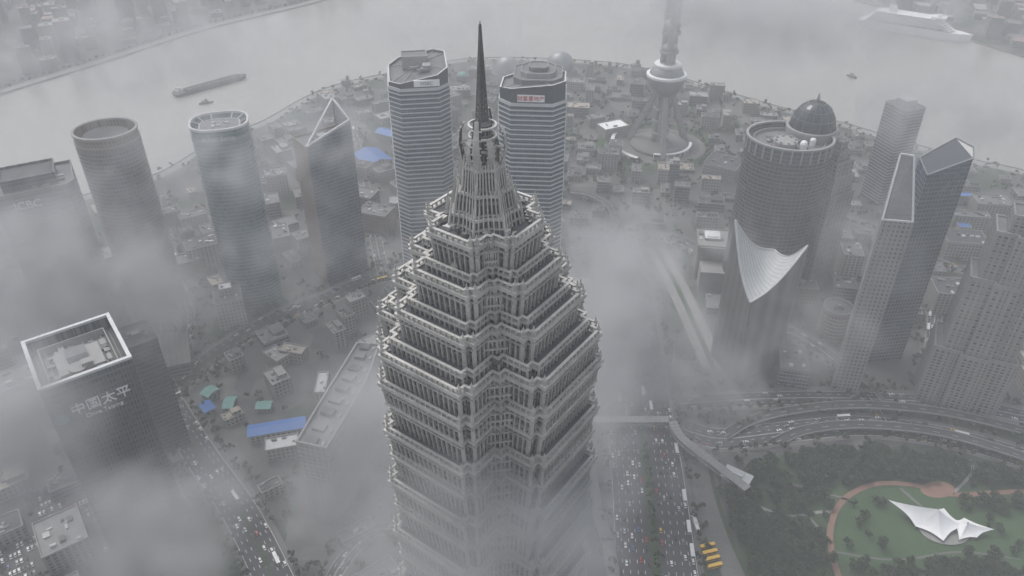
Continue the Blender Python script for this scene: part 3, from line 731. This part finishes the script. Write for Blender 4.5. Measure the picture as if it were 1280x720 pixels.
gable("blue_roof_shed",346,533,9,46,13,14,g_res,'blue'); low("low_office",352,553,13,26,14,14,g_stone,'offwhite',5)
gable("blue_roof_shed",466,196,12,44,36,-55,g_res,'blue'); gable("blue_roof_shed",484,165,12,30,20,-30,g_res,'blue')
gable("blue_roof_shed",259,508,5,13,9,-50,g_res,'blue'); gable("teal_roof_shed",262,489,5,9,12,-30,g_res,'teal'); gable("teal_roof_shed",287,503,5,8,14,0,g_res,'teal'); gable("teal_roof_shed",330,506,5,12,9,0,g_res,'teal')
low("beige_roof_building",366,436,12,24,12,-15,g_stone,'beige',4); low("pale_roof_building",402,478,10,10,28,3,g_stone,'offwhite',4); low("low_building",345,442,10,14,22,50,g_stone,'pale',4)
low("stepped_building",284,368,34,26,26,20,g_stone,'roof'); low("stepped_building",281,358,42,12,12,20,g_stone,'white',2)
for a in [(250,303,26,34,26,30),(236,322,16,30,20,30),(262,285,18,20,22,30),(240,268,14,30,16,30),(330,250,24,34,26,20),(344,215,30,26,24,20),(345,290,20,28,30,20),(450,240,22,40,24,-20),(470,262,26,36,26,-20),(450,205,16,30,20,-20),
 (745,146,14,26,14,20),(905,202,18,44,40,-30),(950,215,18,26,20,-30),(1065,312,48,20,26,-10),(1055,350,24,22,30,-10),(1188,358,26,32,30,-8),(1206,296,22,44,30,-8),(1214,268,18,40,14,-8),(1100,350,22,20,26,-8),(1250,330,20,30,30,-8),(1230,392,24,26,36,-8),
 (1005,355,20,26,18,-8),(75,664,20,30,36,36),(445,662,8,26,10,35),(40,350,40,40,30,30),(60,300,36,40,34,30),(140,420,20,20,26,36),(600,85,12,40,20,5),(715,100,14,40,24,-10),(575,110,14,30,22,10),(380,240,16,24,24,20),(210,262,18,24,20,30),(500,250,18,26,20,5),(590,250,18,40,24,5),
 (415,150,14,24,18,30),(455,140,12,20,16,30),(985,235,30,26,30,-8),(1170,230,16,40,16,-8),(1240,250,18,40,26,-8),(25,470,30,40,30,36)]:
    low("low_rise_building",a[0],a[1],a[2],a[3],a[4],a[5],random.choice([g_stone,g_grey,g_res,g_brown]),random.choice(['roof','darkroof','concrete','roof']),9)
low("white_roof_hall",766,156,14,40,26,25,g_stone,'white',2); low("blue_roof_hall",1218,244,12,44,12,-8,g_res,'blue',0); low("blue_roof_hall",1205,282,12,14,12,-8,g_res,'blue',0)
x,y,e=low("colonnaded_bank",892,298,42,34,36,-8,g_stone,'concrete',3); m=MB()
for k in range(-4,5):
    p=tf([(k*3.8,-18.9)],x,y,-8)[0]; m.lathe(p[0],p[1],[(1,0),(.9,36)],10,0)
m.box(x-1,y+3,42,16,16,3,-8,0,1); m.box(x-1,y+3,45,12,12,1.2,-8,1,1); m.box(x,y-19,36,36,3,6,-8,0); m.box(x-2,y-32,0,32,22,26,-8,0,0); m.build("portico",['concrete','white'],e)
x,y=P(1048,385,30); tower("round_low_building",ell(x,y,14,14,28),30,g_brown,'concrete',4,1,.5,size=12,clut=6)
for (px,py,r) in ((634,96,22),(700,92,24),(578,100,9)):
    x,y=P(px,py,0); e=empty("glass_globe_hall"); m=MB(); m.lathe(x,y,[(r*math.cos(t),r*.62+r*math.sin(t)) for t in [-.6+(math.pi/2+.6)*i/14 for i in range(15)]],28,0); m.build("globe",['steel' if r>10 else 'teal'],e,smooth=True)
    m=MB(); m.prism(ell(x,y,r*1.25,r,28),0,9,0,1); m.build("podium",['concrete','roof'],e); occupy(x,y,r*1.3)
for px,py in ((432,100),(760,82),(795,80),(460,112)):
    x,y=P(px,py,8); e=empty("pier_pavilion"); m=MB(); m.box(x,y,0,16,10,8,15,0,1); m.box(x+3,y,8,5,5,7,15,0,1); m.build("walls",[g_stone,'roof'],e); occupy(x,y,12)

# ------------------------------------------------------------------ park canopy
def canopy():
    e=empty("tensile_canopy"); m=MB(); x,y=P(1172,654,4)
    def sail(cx,cy,peak,pts,low):
        n=len(pts); K=9
        edge=[]
        for i in range(n):
            a=Vector((*pts[i],low[i])); b=Vector((*pts[(i+1)%n],low[(i+1)%n])); mid=(a+b)/2; c=Vector((cx,cy,mid.z)); 
            for j in range(6):
                t=j/6; p=a.lerp(b,t); p=p+(c-p)*.13*math.sin(math.pi*t); edge.append(p)
        top=Vector((cx,cy,peak)); N_=len(edge)
        def at(i,k):
            s=k/K; p=edge[i%N_]; q=p.lerp(top,s); q.z=p.z+(peak-p.z)*s**1.9; return q
        for i in range(N_):
            for k in range(K): m.face([at(i,k),at(i+1,k),at(i+1,k+1),at(i,k+1)],None,0)
        m.beam((cx,cy,0),(cx,cy,peak+1),.3,1)
        for i,p in enumerate(pts): m.beam((*p,0),(*p,low[i]),.2,1); 
    W=lambda a,b:(x+a,y+b)
    sail(x-1,y+4,15,[W(-32,17),W(-17,-2),W(-2,-15),W(19,-3),W(11,14),W(-10,11)],[10,3,3,5,4,5])
    sail(x+19,y-4,9,[W(10,-14),W(24,-12),W(37,-8),W(22,5),W(12,2)],[3,3,7,4,5])
    m.build("membrane",['white','steel'],e,smooth=True)
    s=MB(); s.prism(ell(x+4,y-4,18,13,30),0,1,0,0); s.build("stage",['pale'],e)
    occupy(x,y,30)
canopy()

# ------------------------------------------------------------------ boats
def barge():
    a=Vector(P(218,121,-3)); b=Vector(P(308,96,-3)); c=(a+b)/2; L=(b-a).length; yaw=math.degrees(math.atan2((b-a).y,(b-a).x)); W=L*.15
    e=empty("cargo_barge"); m=MB()
    h=[(-L/2,-W*.35),(-L/2+4,-W/2),(L/2-14,-W/2),(L/2-4,-W*.25),(L/2,0),(L/2-4,W*.25),(L/2-14,W/2),(-L/2+4,W/2),(-L/2,W*.35)]
    hp=tf(h,c.x,c.y,yaw); m.prism(off(hp,-1),-3.2,1,0,0,poly2=hp); ringwall(m,hp,.95,2.2,.5,0,.2)
    ho=rect(*tf([(3,0)],c.x,c.y,yaw)[0],L*.74,W*.78,yaw); ringwall(m,ho,1,4,.6,0,0); m.prism(off(ho,-1.2),1,3.0,1,1)
    for k in range(-5,6):
        p=tf([(3+k*L*.065,0)],c.x,c.y,yaw)[0]; m.prism(ell(p[0],p[1],L*.028,W*.3,12,yaw),2.9,4.6,1,1,poly2=ell(p[0],p[1],1,1,12,yaw))
    p=tf([(-L/2+9,0)],c.x,c.y,yaw)[0]; m.box(*p,1,10,W*.7,6,yaw,2); m.box(*p,7,6,W*.55,3.5,yaw,2); m.box(*p,10.5,1,1,5,yaw,2)
    m.build("hull_and_hold",['hull','cargo','offwhite'],e)
barge()
def smallboat(px,py,L,yaw):
    x,y=P(px,py,-3); e=empty("river_boat"); m=MB(); h=tf([(-L/2,-L*.12),(L*.3,-L*.12),(L/2,0),(L*.3,L*.12),(-L/2,L*.12)],x,y,yaw); m.prism(h,-3.2,-.5,0,1); m.box(*tf([(-L*.08,0)],x,y,yaw)[0],-.5,L*.5,L*.17,2.8,yaw,1); m.box(*tf([(0,0)],x,y,yaw)[0],2.3,L*.2,L*.12,2,yaw,1); m.build("hull",['hull','concrete'],e)
smallboat(258,129,22,20); smallboat(1064,96,20,120)
def cruise():
    a=Vector(P(1072,30,-3)); b=Vector(P(1212,52,-3)); c=(a+b)/2-Vector((0,6)); L=(b-a).length; yaw=math.degrees(math.atan2((b-a).y,(b-a).x)); W=34
    e=empty("cruise_ship"); m=MB()
    def hull(k,sh=0): return tf([(-L/2+sh,-W*.42*k),(-L/2+10,-W/2*k),(L/2-45,-W/2*k),(L/2-20,-W*.3*k),(L/2-sh,0),(L/2-20,W*.3*k),(L/2-45,W/2*k),(-L/2+10,W/2*k),(-L/2+sh,W*.42*k)],c.x,c.y,yaw)
    m.prism(hull(.9,4),-3.2,12,0,0,poly2=hull(1))
    z=12
    for i in range(7):
        x0=-L/2+12+i*3; x1=L/2-42-i*5; q=tf([(x0,-W*.46),(x1,-W*.46),(x1+8,0),(x1,W*.46),(x0,W*.46)],c.x,c.y,yaw); m.prism(q,z,z+2.9,2,0); ringwall(m,q,z+2.6,z+3.3,.5,0,.9); z+=3
    for k in range(9):
        for s in (-1,1): p=tf([(-L*.3+k*L*.065,s*W*.5)],c.x,c.y,yaw)[0]; m.box(*p,15,9,3,2.6,yaw,1,bottom=True)
    p=tf([(-L*.22,0)],c.x,c.y,yaw)[0]; m.prism(rect(*p,16,9,yaw),z,z+13,0,1,poly2=rect(*tf([(-4,0)],p[0],p[1],yaw)[0],11,7,yaw)); p=tf([(L*.18,0)],c.x,c.y,yaw)[0]; m.box(*p,z,26,22,3,yaw,0); m.lathe(p[0],p[1],[(4,z+3),(4.5,z+5),(3,z+7),(0,z+8)],14,0); m.beam((p[0]+8,p[1],z),(p[0]+8,p[1],z+14),.5,0)
    m.build("hull_and_decks",['white','steel',facade("ship_windows",(.12,.14,.16),(.7,.7,.7),3,3,.3,.45)],e)
cruise()

# ------------------------------------------------------------------ distant city
def inside(pt,poly):
    x,y=pt; r=False; n=len(poly)
    for i in range(n):
        x1,y1=poly[i];x2,y2=poly[(i+1)%n]
        if (y1>y)!=(y2>y) and x<(x2-x1)*(y-y1)/(y2-y1)+x1: r=not r
    return r
R=random.Random(11)
fb=far1+[(300,4500),(-3500,4500),(-3500,far1[0][1])]
m=MB()
for gx in range(-75,10):
    for gy in range(0,60):
        x,y=tf([(gx*34+R.uniform(-5,5),gy*30+R.uniform(-4,4))],100,1250,24)[0]
        if gx%5==0 or gy%6==0 or y>2900: continue
        if not inside((x,y),fb): continue
        near=min((x-p[0])**2+(y-p[1])**2 for p in far1)
        if near<45**2: continue
        w,d=R.uniform(14,28),R.uniform(12,24); h=R.choice([9,12,15,18,22,30,45]) if R.random()<.9 else R.uniform(50,90)
        mi=R.randint(0,2); m.box(x,y,0,w,d,h,24,mi,3+R.randint(0,2))
        if R.random()<.6: m.box(x+2,y,h,w*.3,d*.3,3,24,4)
m.build("distant_city",[g_stone,g_grey,g_res,'roof','concrete','brown'])
m=MB(); eb=far2+[(2600,far2[-1][1]),(2600,3500),(far2[0][0]+60,3500)]
for gx in range(0,44):
    for gy in range(0,44):
        x,y=tf([(gx*38+R.uniform(-5,5),gy*34)],480,900,-18)[0]
        if gx%5==0 or not inside((x,y),eb): continue
        if min((x-p[0])**2+(y-p[1])**2 for p in far2)<34**2: continue
        m.box(x,y,0,R.uniform(16,32),R.uniform(14,26),R.choice([9,12,18,25,40]),-18,R.randint(0,2),3+R.randint(0,2))
m.build("distant_city",[g_stone,g_grey,g_res,'roof','concrete','brown'])
landp=[(-1400,100),(1400,100)]+shore[::-1]
m=MB()
for _ in range(3600):
    x=R.uniform(-900,900); y=R.uniform(250,1350)
    if not inside((x,y),landp) or inside((x,y),park): continue
    w,d=R.uniform(9,34),R.uniform(9,26); r=max(w,d)*.58+1
    if not free(x,y,r): continue
    if min((x-p[0])**2+(y-p[1])**2 for p in shore)<36**2: continue
    if R.random()<.12: continue
    h=R.choice([5,6,8,10,12,16,22]); yw=36 if x<-40 else -8; mi=R.randint(0,2); tp=R.choice([3,3,4,5,5,6])
    m.box(x,y,0,w,d,h,yw,mi,tp); ringwall(m,rect(x,y,w,d,yw),h-.1,h+.9,.5,4,.15)
    if R.random()<.5: q=tf([(w*.2,0)],x,y,yw)[0]; m.box(*q,h,w*.45,d*.6,4,yw,mi,tp); 
    clutter(m,x,y,h,w,d,yw,6,3,2,_); occupy(x,y,r*.8)
m.build("low_rise_district",[g_stone,g_grey,g_res,'roof','concrete','darkroof','beige'])

# ------------------------------------------------------------------ trees
def tree_geo(mb,x,y,h,r,clumps,leaves,ls,rnd,trunk=True,z=0):
    if trunk:
        pr=[(h*.035+.12,z),(h*.028+.08,z+h*.3),(h*.012+.03,z+h*.75)]
        mb.lathe(x,y,pr,5,0)
    for c in range(clumps):
        a=rnd.uniform(0,2*math.pi); rr=r*math.sqrt(rnd.random())*.75; zz=z+h*(.45+.45*rnd.random()*(1-.4*rr/r))
        cx,cy=x+rr*math.cos(a),y+rr*math.sin(a)
        if trunk and c%2==0: mb.beam((x,y,z+h*rnd.uniform(.25,.45)),(cx,cy,zz),h*.012,0,.03)
        cr=r*rnd.uniform(.28,.48); mi=1+(rnd.random()<.45)
        for _ in range(leaves):
            v=Vector((rnd.gauss(0,1),rnd.gauss(0,1),rnd.gauss(0,1))).normalized()*cr*rnd.uniform(.55,1.05)
            p=Vector((cx+v.x,cy+v.y,zz+v.z*.75)); n=(v.normalized()+Vector((rnd.gauss(0,.5),rnd.gauss(0,.5),rnd.gauss(0,.5)))).normalized()
            u=n.orthogonal().normalized(); w=n.cross(u); s=ls*rnd.uniform(.6,1.3)
            t=rnd.uniform(0,3.14); u,w=u*math.cos(t)+w*math.sin(t),w*math.cos(t)-u*math.sin(t)
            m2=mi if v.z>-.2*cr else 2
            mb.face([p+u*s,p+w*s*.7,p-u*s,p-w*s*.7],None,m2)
tm=[]
for k in range(5):
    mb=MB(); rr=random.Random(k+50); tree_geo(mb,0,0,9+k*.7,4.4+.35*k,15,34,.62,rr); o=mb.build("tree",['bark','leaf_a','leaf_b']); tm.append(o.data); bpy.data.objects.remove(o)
ntree=0
def put_tree(x,y,s):
    global ntree
    o=bpy.data.objects.new("tree",random.choice(tm)); scene.collection.objects.link(o); o.location=(x,y,0); o.scale=(s*random.uniform(.85,1.15),s*random.uniform(.85,1.15),s); o.rotation_euler=(0,0,random.uniform(0,6.28)); ntree+=1
zones=[(905,560,1035,760,420,.95),(1000,558,1290,606,420,.95),(1060,696,1290,760,170,.9),(1190,560,1290,640,90,.9),(1055,615,1290,700,30,.8)]
for (x0,y0,x1,y1,n,s) in zones:
    for _ in range(n):
        x,y=P(R.uniform(x0,x1),R.uniform(y0,y1))
        if not inside((x,y),park) or not free(x,y,-2): continue
        if any((x-a)**2+(y-b)**2<(c+1.5)**2 for a,b,c in pathpts): continue
        put_tree(x,y,s*R.uniform(.6,1.2))
mb=MB(); rr=random.Random(99); T=[]
for _ in range(7500):
    x=rr.uniform(-850,850); y=rr.uniform(250,1350)
    g=mnoise.noise(Vector((x*.012,y*.012,3.3)))
    if g<.08 and rr.random()>.2: continue
    if inside((x,y),park) or not inside((x,y),landp) or not free(x,y,1.5): continue
    T.append((x,y))
for nm,(pts,w,lanes,med) in roads.items():
    for s in (-1,1):
        for i in range(2,len(pts)-2,3):
            a=Vector(pts[i-1]);b=Vector(pts[i+1]);t=(b-a).normalized();n=Vector((-t.y,t.x)); p=Vector(pts[i])+n*s*(w/2+3)
            if rr.random()<.75: T.append((p.x,p.y))
            if rr.random()<.3: p=p+n*s*6; T.append((p.x,p.y))
    if med>=5:
        for i in range(2,len(pts)-2,3): T.append(pts[i])
for i in range(0,len(shore)-1):
    a=Vector(shore[i]);b=Vector(shore[i+1]); L=(b-a).length; n=Vector((-(b-a).y,(b-a).x)).normalized()
    for k in range(int(L/9)):
        for o_ in (-20,-28):
            if rr.random()<.45: p=a+(b-a)*(k*9/L)+n*o_; T.append((p.x+rr.uniform(-4,4),p.y+rr.uniform(-4,4)))
x0,y0=P(824,184,0)
for _ in range(900):
    x=x0+rr.gauss(0,130); y=y0+rr.gauss(10,85)
    if inside((x,y),landp) and free(x,y,1) and mnoise.noise(Vector((x*.02,y*.02,1)))>-.1: T.append((x,y))
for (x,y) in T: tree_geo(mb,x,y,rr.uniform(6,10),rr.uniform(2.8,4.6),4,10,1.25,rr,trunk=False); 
mb.build("street_trees",['bark','leaf_a','leaf_b'])
mb=MB()
for i in range(0,len(far1)-1):
    a=Vector(far1[i]);b=Vector(far1[i+1]); L=(b-a).length; n=Vector((-(b-a).y,(b-a).x)).normalized()
    for k in range(int(L/12)):
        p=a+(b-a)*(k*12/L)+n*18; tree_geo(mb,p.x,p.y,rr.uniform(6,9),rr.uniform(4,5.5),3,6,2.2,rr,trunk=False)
mb.build("far_bank_trees",['bark','leaf_a','leaf_b'])

# ------------------------------------------------------------------ vehicles
def carmesh(name,paint,kind='car'):
    m=MB()
    if kind=='car':
        prof=[(-2.25,.35),(2.2,.35),(2.3,.65),(2.1,.85),(1.1,.98),(.45,1.42),(-1.1,1.45),(-1.85,1.0),(-2.3,.92)]
        W=.9
        for s in (-1,1):
            pts=[(x,s*(W if z<1.05 else W*.8),z) for x,z in prof]; m.face(pts if s<0 else pts[::-1],None,0)
        n=len(prof)
        for i in range(n):
            (x0,z0),(x1,z1)=prof[i],prof[(i+1)%n]; w0=W if z0<1.05 else W*.8; w1=W if z1<1.05 else W*.8
            g=1 if i in (4,6) else 0
            m.face([(x0,w0,z0),(x1,w1,z1),(x1,-w1,z1),(x0,-w0,z0)],None,g)
        for s in (-1,1): m.face([(.95,s*.92,1.0),(.4,s*.76,1.36),(-1.05,s*.76,1.38),(-1.6,s*.92,1.02)],None,1)
        for x in (-1.4,1.4):
            for s in (-.85,.85):
                c=[(x+.33*math.cos(t),s,.33+.33*math.sin(t)) for t in [2*math.pi*i/10 for i in range(10)]]; d=[(a,b+(.1 if s>0 else -.1),z) for a,b,z in c]
                m.face(d,None,2)
                for i in range(10): j=(i+1)%10; m.face([c[i],c[j],d[j],d[i]],None,2)
    else:
        bp=[(-5.6,-1.25),(5.4,-1.25),(5.6,-1.0),(5.6,1.0),(5.4,1.25),(-5.6,1.25)]
        m.prism(bp,.4,3.1,0,0); ringwall(m,bp,1.5,2.5,.05,1,.02)
        m.box(-2,0,3.1,2.4,1.4,.3,0,0); m.box(2.4,0,3.1,1.8,1.4,.25,0,0)
        for x in (-3.6,3.4):
            for s in (-1.15,1.15): m.box(x,s,0,.95,.3,.95,0,2)
    o=m.build(name,[paint,'carglass','rubber']); me=o.data; bpy.data.objects.remove(o); return me
def paint(n,c): m=plain(n,c,.3,0,.08); return m
cars=[carmesh("car",paint("paint_"+n,c)) for n,c in (("white",(.75,.75,.75)),("silver",(.45,.46,.47)),("black",(.03,.03,.035)),("grey",(.2,.2,.21)),("red",(.4,.04,.03)),("yellow",(.7,.42,.05)),("blue",(.06,.12,.3)))]
wts=[9,4,6,4,.7,.5,.7]
buses=[carmesh("bus",paint("bus_white",(.7,.7,.7)),'bus'),carmesh("bus",paint("bus_yellow",(.75,.45,.04)),'bus')]
def put_v(me,nm,x,y,ang,z=.07):
    o=bpy.data.objects.new(nm,me); scene.collection.objects.link(o); o.location=(x,y,z); o.rotation_euler=(0,0,ang)
rv=random.Random(3)
for nm,(pts,w,lanes,med) in roads.items():
    half=(w-med)/2; lw=half/lanes; dens=.27 if nm.startswith("avenue") else .18
    for s in (-1,1):
        for k in range(lanes):
            i=rv.randint(2,6)
            while i<len(pts)-3:
                if rv.random()<dens*2.2:
                    a=Vector(pts[i-1]);b=Vector(pts[i+1]);t=(b-a).normalized();n=Vector((-t.y,t.x)); p=Vector(pts[i])+n*s*(med/2+lw*(k+.5))+t*rv.uniform(-1,1)
                    ang=math.atan2(t.y,t.x)+(0 if s<0 else math.pi)
                    if rv.random()<.06: put_v(buses[rv.random()<.12],"bus",p.x,p.y,ang); i+=4
                    else: put_v(rv.choices(cars,wts)[0],"car",p.x,p.y,ang)
                i+=rv.randint(3,5)
for (px,py,c) in ((884,684,1),(887,692,1),(890,700,1),(893,709,1),(868,652,0),(871,662,0)):
    x,y=P(px,py); put_v(buses[c],"bus",x,y,math.radians(15 if c else 98))
for (px,py,yw,nx,ny,gx,gy) in ((110,650,36,9,9,2.8,8),(70,625,36,9,6,2.8,8),(30,700,36,9,6,2.8,8),(1166,470,80,14,3,3,8),(1020,470,-10,10,3,3,8),(395,640,20,6,3,3,8)):
    x,y=P(px,py); 
    for i in range(nx):
        for j in range(ny):
            if rv.random()<.75:
                p=tf([((i-nx/2)*gx,(j-ny/2)*gy)],x,y,yw)[0]
                if free(p[0],p[1],2): put_v(rv.choices(cars,wts)[0],"car",p[0],p[1],math.radians(yw+90),.03)
lm=MB(); lm.lathe(0,0,[(.16,0),(.1,9)],6,0); lm.beam((0,0,9),(2.2,0,9.5),.08,0); lm.beam((0,0,9),(-2.2,0,9.5),.08,0); lm.box(2.2,0,9.4,.9,.35,.15,0,0); lm.box(-2.2,0,9.4,.9,.35,.15,0,0)
o=lm.build("street_lamp",['steel']); lme=o.data; bpy.data.objects.remove(o)
for nm,(pts,w,lanes,med) in roads.items():
    if w<22: continue
    for i in range(3,len(pts)-2,11):
        o=bpy.data.objects.new("street_lamp",lme); scene.collection.objects.link(o); o.location=(*pts[i],.1); a=Vector(pts[i-1]);b=Vector(pts[i+1]); o.rotation_euler=(0,0,math.atan2((b-a).y,(b-a).x)+math.pi/2)

# ------------------------------------------------------------------ light
wd=bpy.data.worlds.new("World"); scene.world=wd; wd.use_nodes=True; nt=wd.node_tree
bg=nt.nodes['Background']; sky=nt.nodes.new("ShaderNodeTexSky"); sky.sky_type='NISHITA'; sky.sun_disc=False
el,az=math.radians(58),math.radians(-40); sky.sun_elevation=el; sky.sun_rotation=az; sky.dust_density=3; sky.air_density=1.2
hs=nt.nodes.new("ShaderNodeHueSaturation"); hs.inputs['Saturation'].default_value=.38; hs.inputs['Value'].default_value=1.65; nt.links.new(sky.outputs[0],hs.inputs['Color']); nt.links.new(hs.outputs[0],bg.inputs['Color']); bg.inputs['Strength'].default_value=.15
sl=bpy.data.lights.new("sun",'SUN'); sl.energy=1.2; sl.angle=math.radians(25); sl.color=(1,.985,.97); so=bpy.data.objects.new("sun",sl); scene.collection.objects.link(so)
d=Vector((math.sin(az)*math.cos(el),math.cos(az)*math.cos(el),math.sin(el))); so.rotation_euler=(d).to_track_quat('Z','Y').to_euler(); so.location=(0,0,1000)

# ------------------------------------------------------------------ haze and cloud
hm=bpy.data.materials.new("haze"); hm.use_nodes=True; nt=hm.node_tree; nt.nodes.clear(); out=nt.nodes.new("ShaderNodeOutputMaterial"); sc=nt.nodes.new("ShaderNodeVolumeScatter"); sc.inputs['Density'].default_value=.00036; sc.inputs['Color'].default_value=(.975,.985,1,1); nt.links.new(sc.outputs[0],out.inputs['Volume'])
mb=MB(); mb.box(0,2000,-4.5,7000,7000,600,0,0,0,bottom=True); mb.build("haze",[hm])

cm=bpy.data.materials.new("cloud"); cm.use_nodes=True; nt=cm.node_tree; nt.nodes.clear(); out=nt.nodes.new("ShaderNodeOutputMaterial"); pv=nt.nodes.new("ShaderNodeVolumePrincipled"); pv.inputs['Density'].default_value=1.0; pv.inputs['Color'].default_value=(.985,.99,1,1); nt.links.new(pv.outputs[0],out.inputs['Volume'])
try: cm.cycles.volume_step_rate=5.0; print("step ok")
except Exception as ex: print("step", ex)
blobs=[]
def blob(px,py,z,rx,ry,rz,a): x,y=P(px,py,z); blobs.append((x,y,z,rx,ry,rz,a))
# avenue side
blob(765,370,160,60,95,90,.95); blob(800,310,120,80,90,60,.7); blob(735,450,200,44,50,80,.85); blob(790,450,120,75,70,70,.85); blob(745,560,215,36,30,60,.7); blob(850,420,110,60,60,50,.6)
# in front of the shaft
blob(720,620,240,40,28,46,.85); blob(650,690,255,60,28,36,.95); blob(580,640,262,48,24,34,.75); blob(690,560,270,36,22,32,.55); blob(530,560,255,38,28,46,.75); blob(600,720,250,70,34,34,.9)
# west side of the shaft
blob(470,540,180,50,55,60,.95); blob(420,620,150,50,50,55,.8); blob(500,480,150,45,60,60,.8); blob(500,650,220,36,30,46,.7)
# west
blob(30,320,200,120,110,60,.75); blob(110,370,140,110,75,55,.9); blob(10,540,200,60,60,70,1.); blob(200,670,170,65,55,50,.95); blob(60,390,130,100,70,55,.95); blob(190,280,110,100,110,60,.6); blob(240,380,90,80,60,50,.6)
blob(320,180,220,170,140,60,.5); blob(160,60,230,320,240,60,.5); blob(950,20,220,320,200,60,.65); blob(560,40,200,240,200,60,.5); blob(330,330,110,100,90,60,.55); blob(520,300,150,100,100,70,.4)
# east
blob(900,300,110,60,60,50,.6); blob(890,480,70,65,55,48,.8); blob(1020,420,90,70,60,55,.6); blob(1100,300,140,130,120,50,.42); blob(850,560,60,70,55,44,.6); blob(1240,150,160,220,170,60,.55); blob(940,420,70,50,50,40,.5)
DEN=.048
def cloudnodes():
    ng=bpy.data.node_groups.new("cloud_field",'GeometryNodeTree'); ng.interface.new_socket(name="Geometry",in_out='OUTPUT',socket_type='NodeSocketGeometry')
    N=ng.nodes; L=ng.links
    def mt(op,a,b=None,clamp=False):
        n=N.new("ShaderNodeMath"); n.operation=op; n.use_clamp=clamp
        for i,v in enumerate((a,b)):
            if v is None: continue
            if isinstance(v,(int,float)): n.inputs[i].default_value=v
            else: L.new(v,n.inputs[i])
        return n.outputs[0]
    p=N.new("GeometryNodeInputPosition").outputs[0]
    tot=None
    for (x,y,z,rx,ry,rz,a) in blobs:
        s=N.new("ShaderNodeVectorMath"); s.operation='SUBTRACT'; L.new(p,s.inputs[0]); s.inputs[1].default_value=(x,y,z)
        d=N.new("ShaderNodeVectorMath"); d.operation='DIVIDE'; L.new(s.outputs[0],d.inputs[0]); d.inputs[1].default_value=(rx,ry,rz)
        l=N.new("ShaderNodeVectorMath"); l.operation='LENGTH'; L.new(d.outputs[0],l.inputs[0])
        r=N.new("ShaderNodeMapRange"); r.interpolation_type='SMOOTHSTEP'; L.new(l.outputs['Value'],r.inputs[0]); r.inputs[1].default_value=1.35; r.inputs[2].default_value=.1; r.inputs[3].default_value=0; r.inputs[4].default_value=a
        tot=r.outputs[0] if tot is None else mt('MAXIMUM',tot,r.outputs[0])
    n=N.new("ShaderNodeTexNoise"); n.inputs['Scale'].default_value=.021; n.inputs['Detail'].default_value=5; n.inputs['Distortion'].default_value=1.2; n.inputs['Roughness'].default_value=.6
    L.new(p,n.inputs['Vector'])
    v=mt('ADD',mt('MULTIPLY',n.outputs[0],3.4),mt('MULTIPLY',tot,1.4))
    v=mt('SUBTRACT',v,2.2)
    v=mt('MULTIPLY',v,1.,True)
    den=mt('MULTIPLY',mt('MULTIPLY',v,tot),DEN)
    vc=N.new("GeometryNodeVolumeCube"); L.new(den,vc.inputs['Density'])
    vc.inputs['Min'].default_value=(-700,110,0); vc.inputs['Max'].default_value=(700,1650,330)
    vc.inputs['Resolution X'].default_value=250; vc.inputs['Resolution Y'].default_value=275; vc.inputs['Resolution Z'].default_value=58
    sm=N.new("GeometryNodeSetMaterial"); L.new(vc.outputs[0],sm.inputs[0]); sm.inputs['Material'].default_value=cm
    go=N.new("NodeGroupOutput"); L.new(sm.outputs[0],go.inputs[0]); return ng
me=bpy.data.meshes.new("cloud"); o=bpy.data.objects.new("cloud",me); scene.collection.objects.link(o); me.materials.append(cm)
md=o.modifiers.new("field",'NODES'); md.node_group=cloudnodes()
print("trees",ntree,len(T),"objs",len(bpy.data.objects))
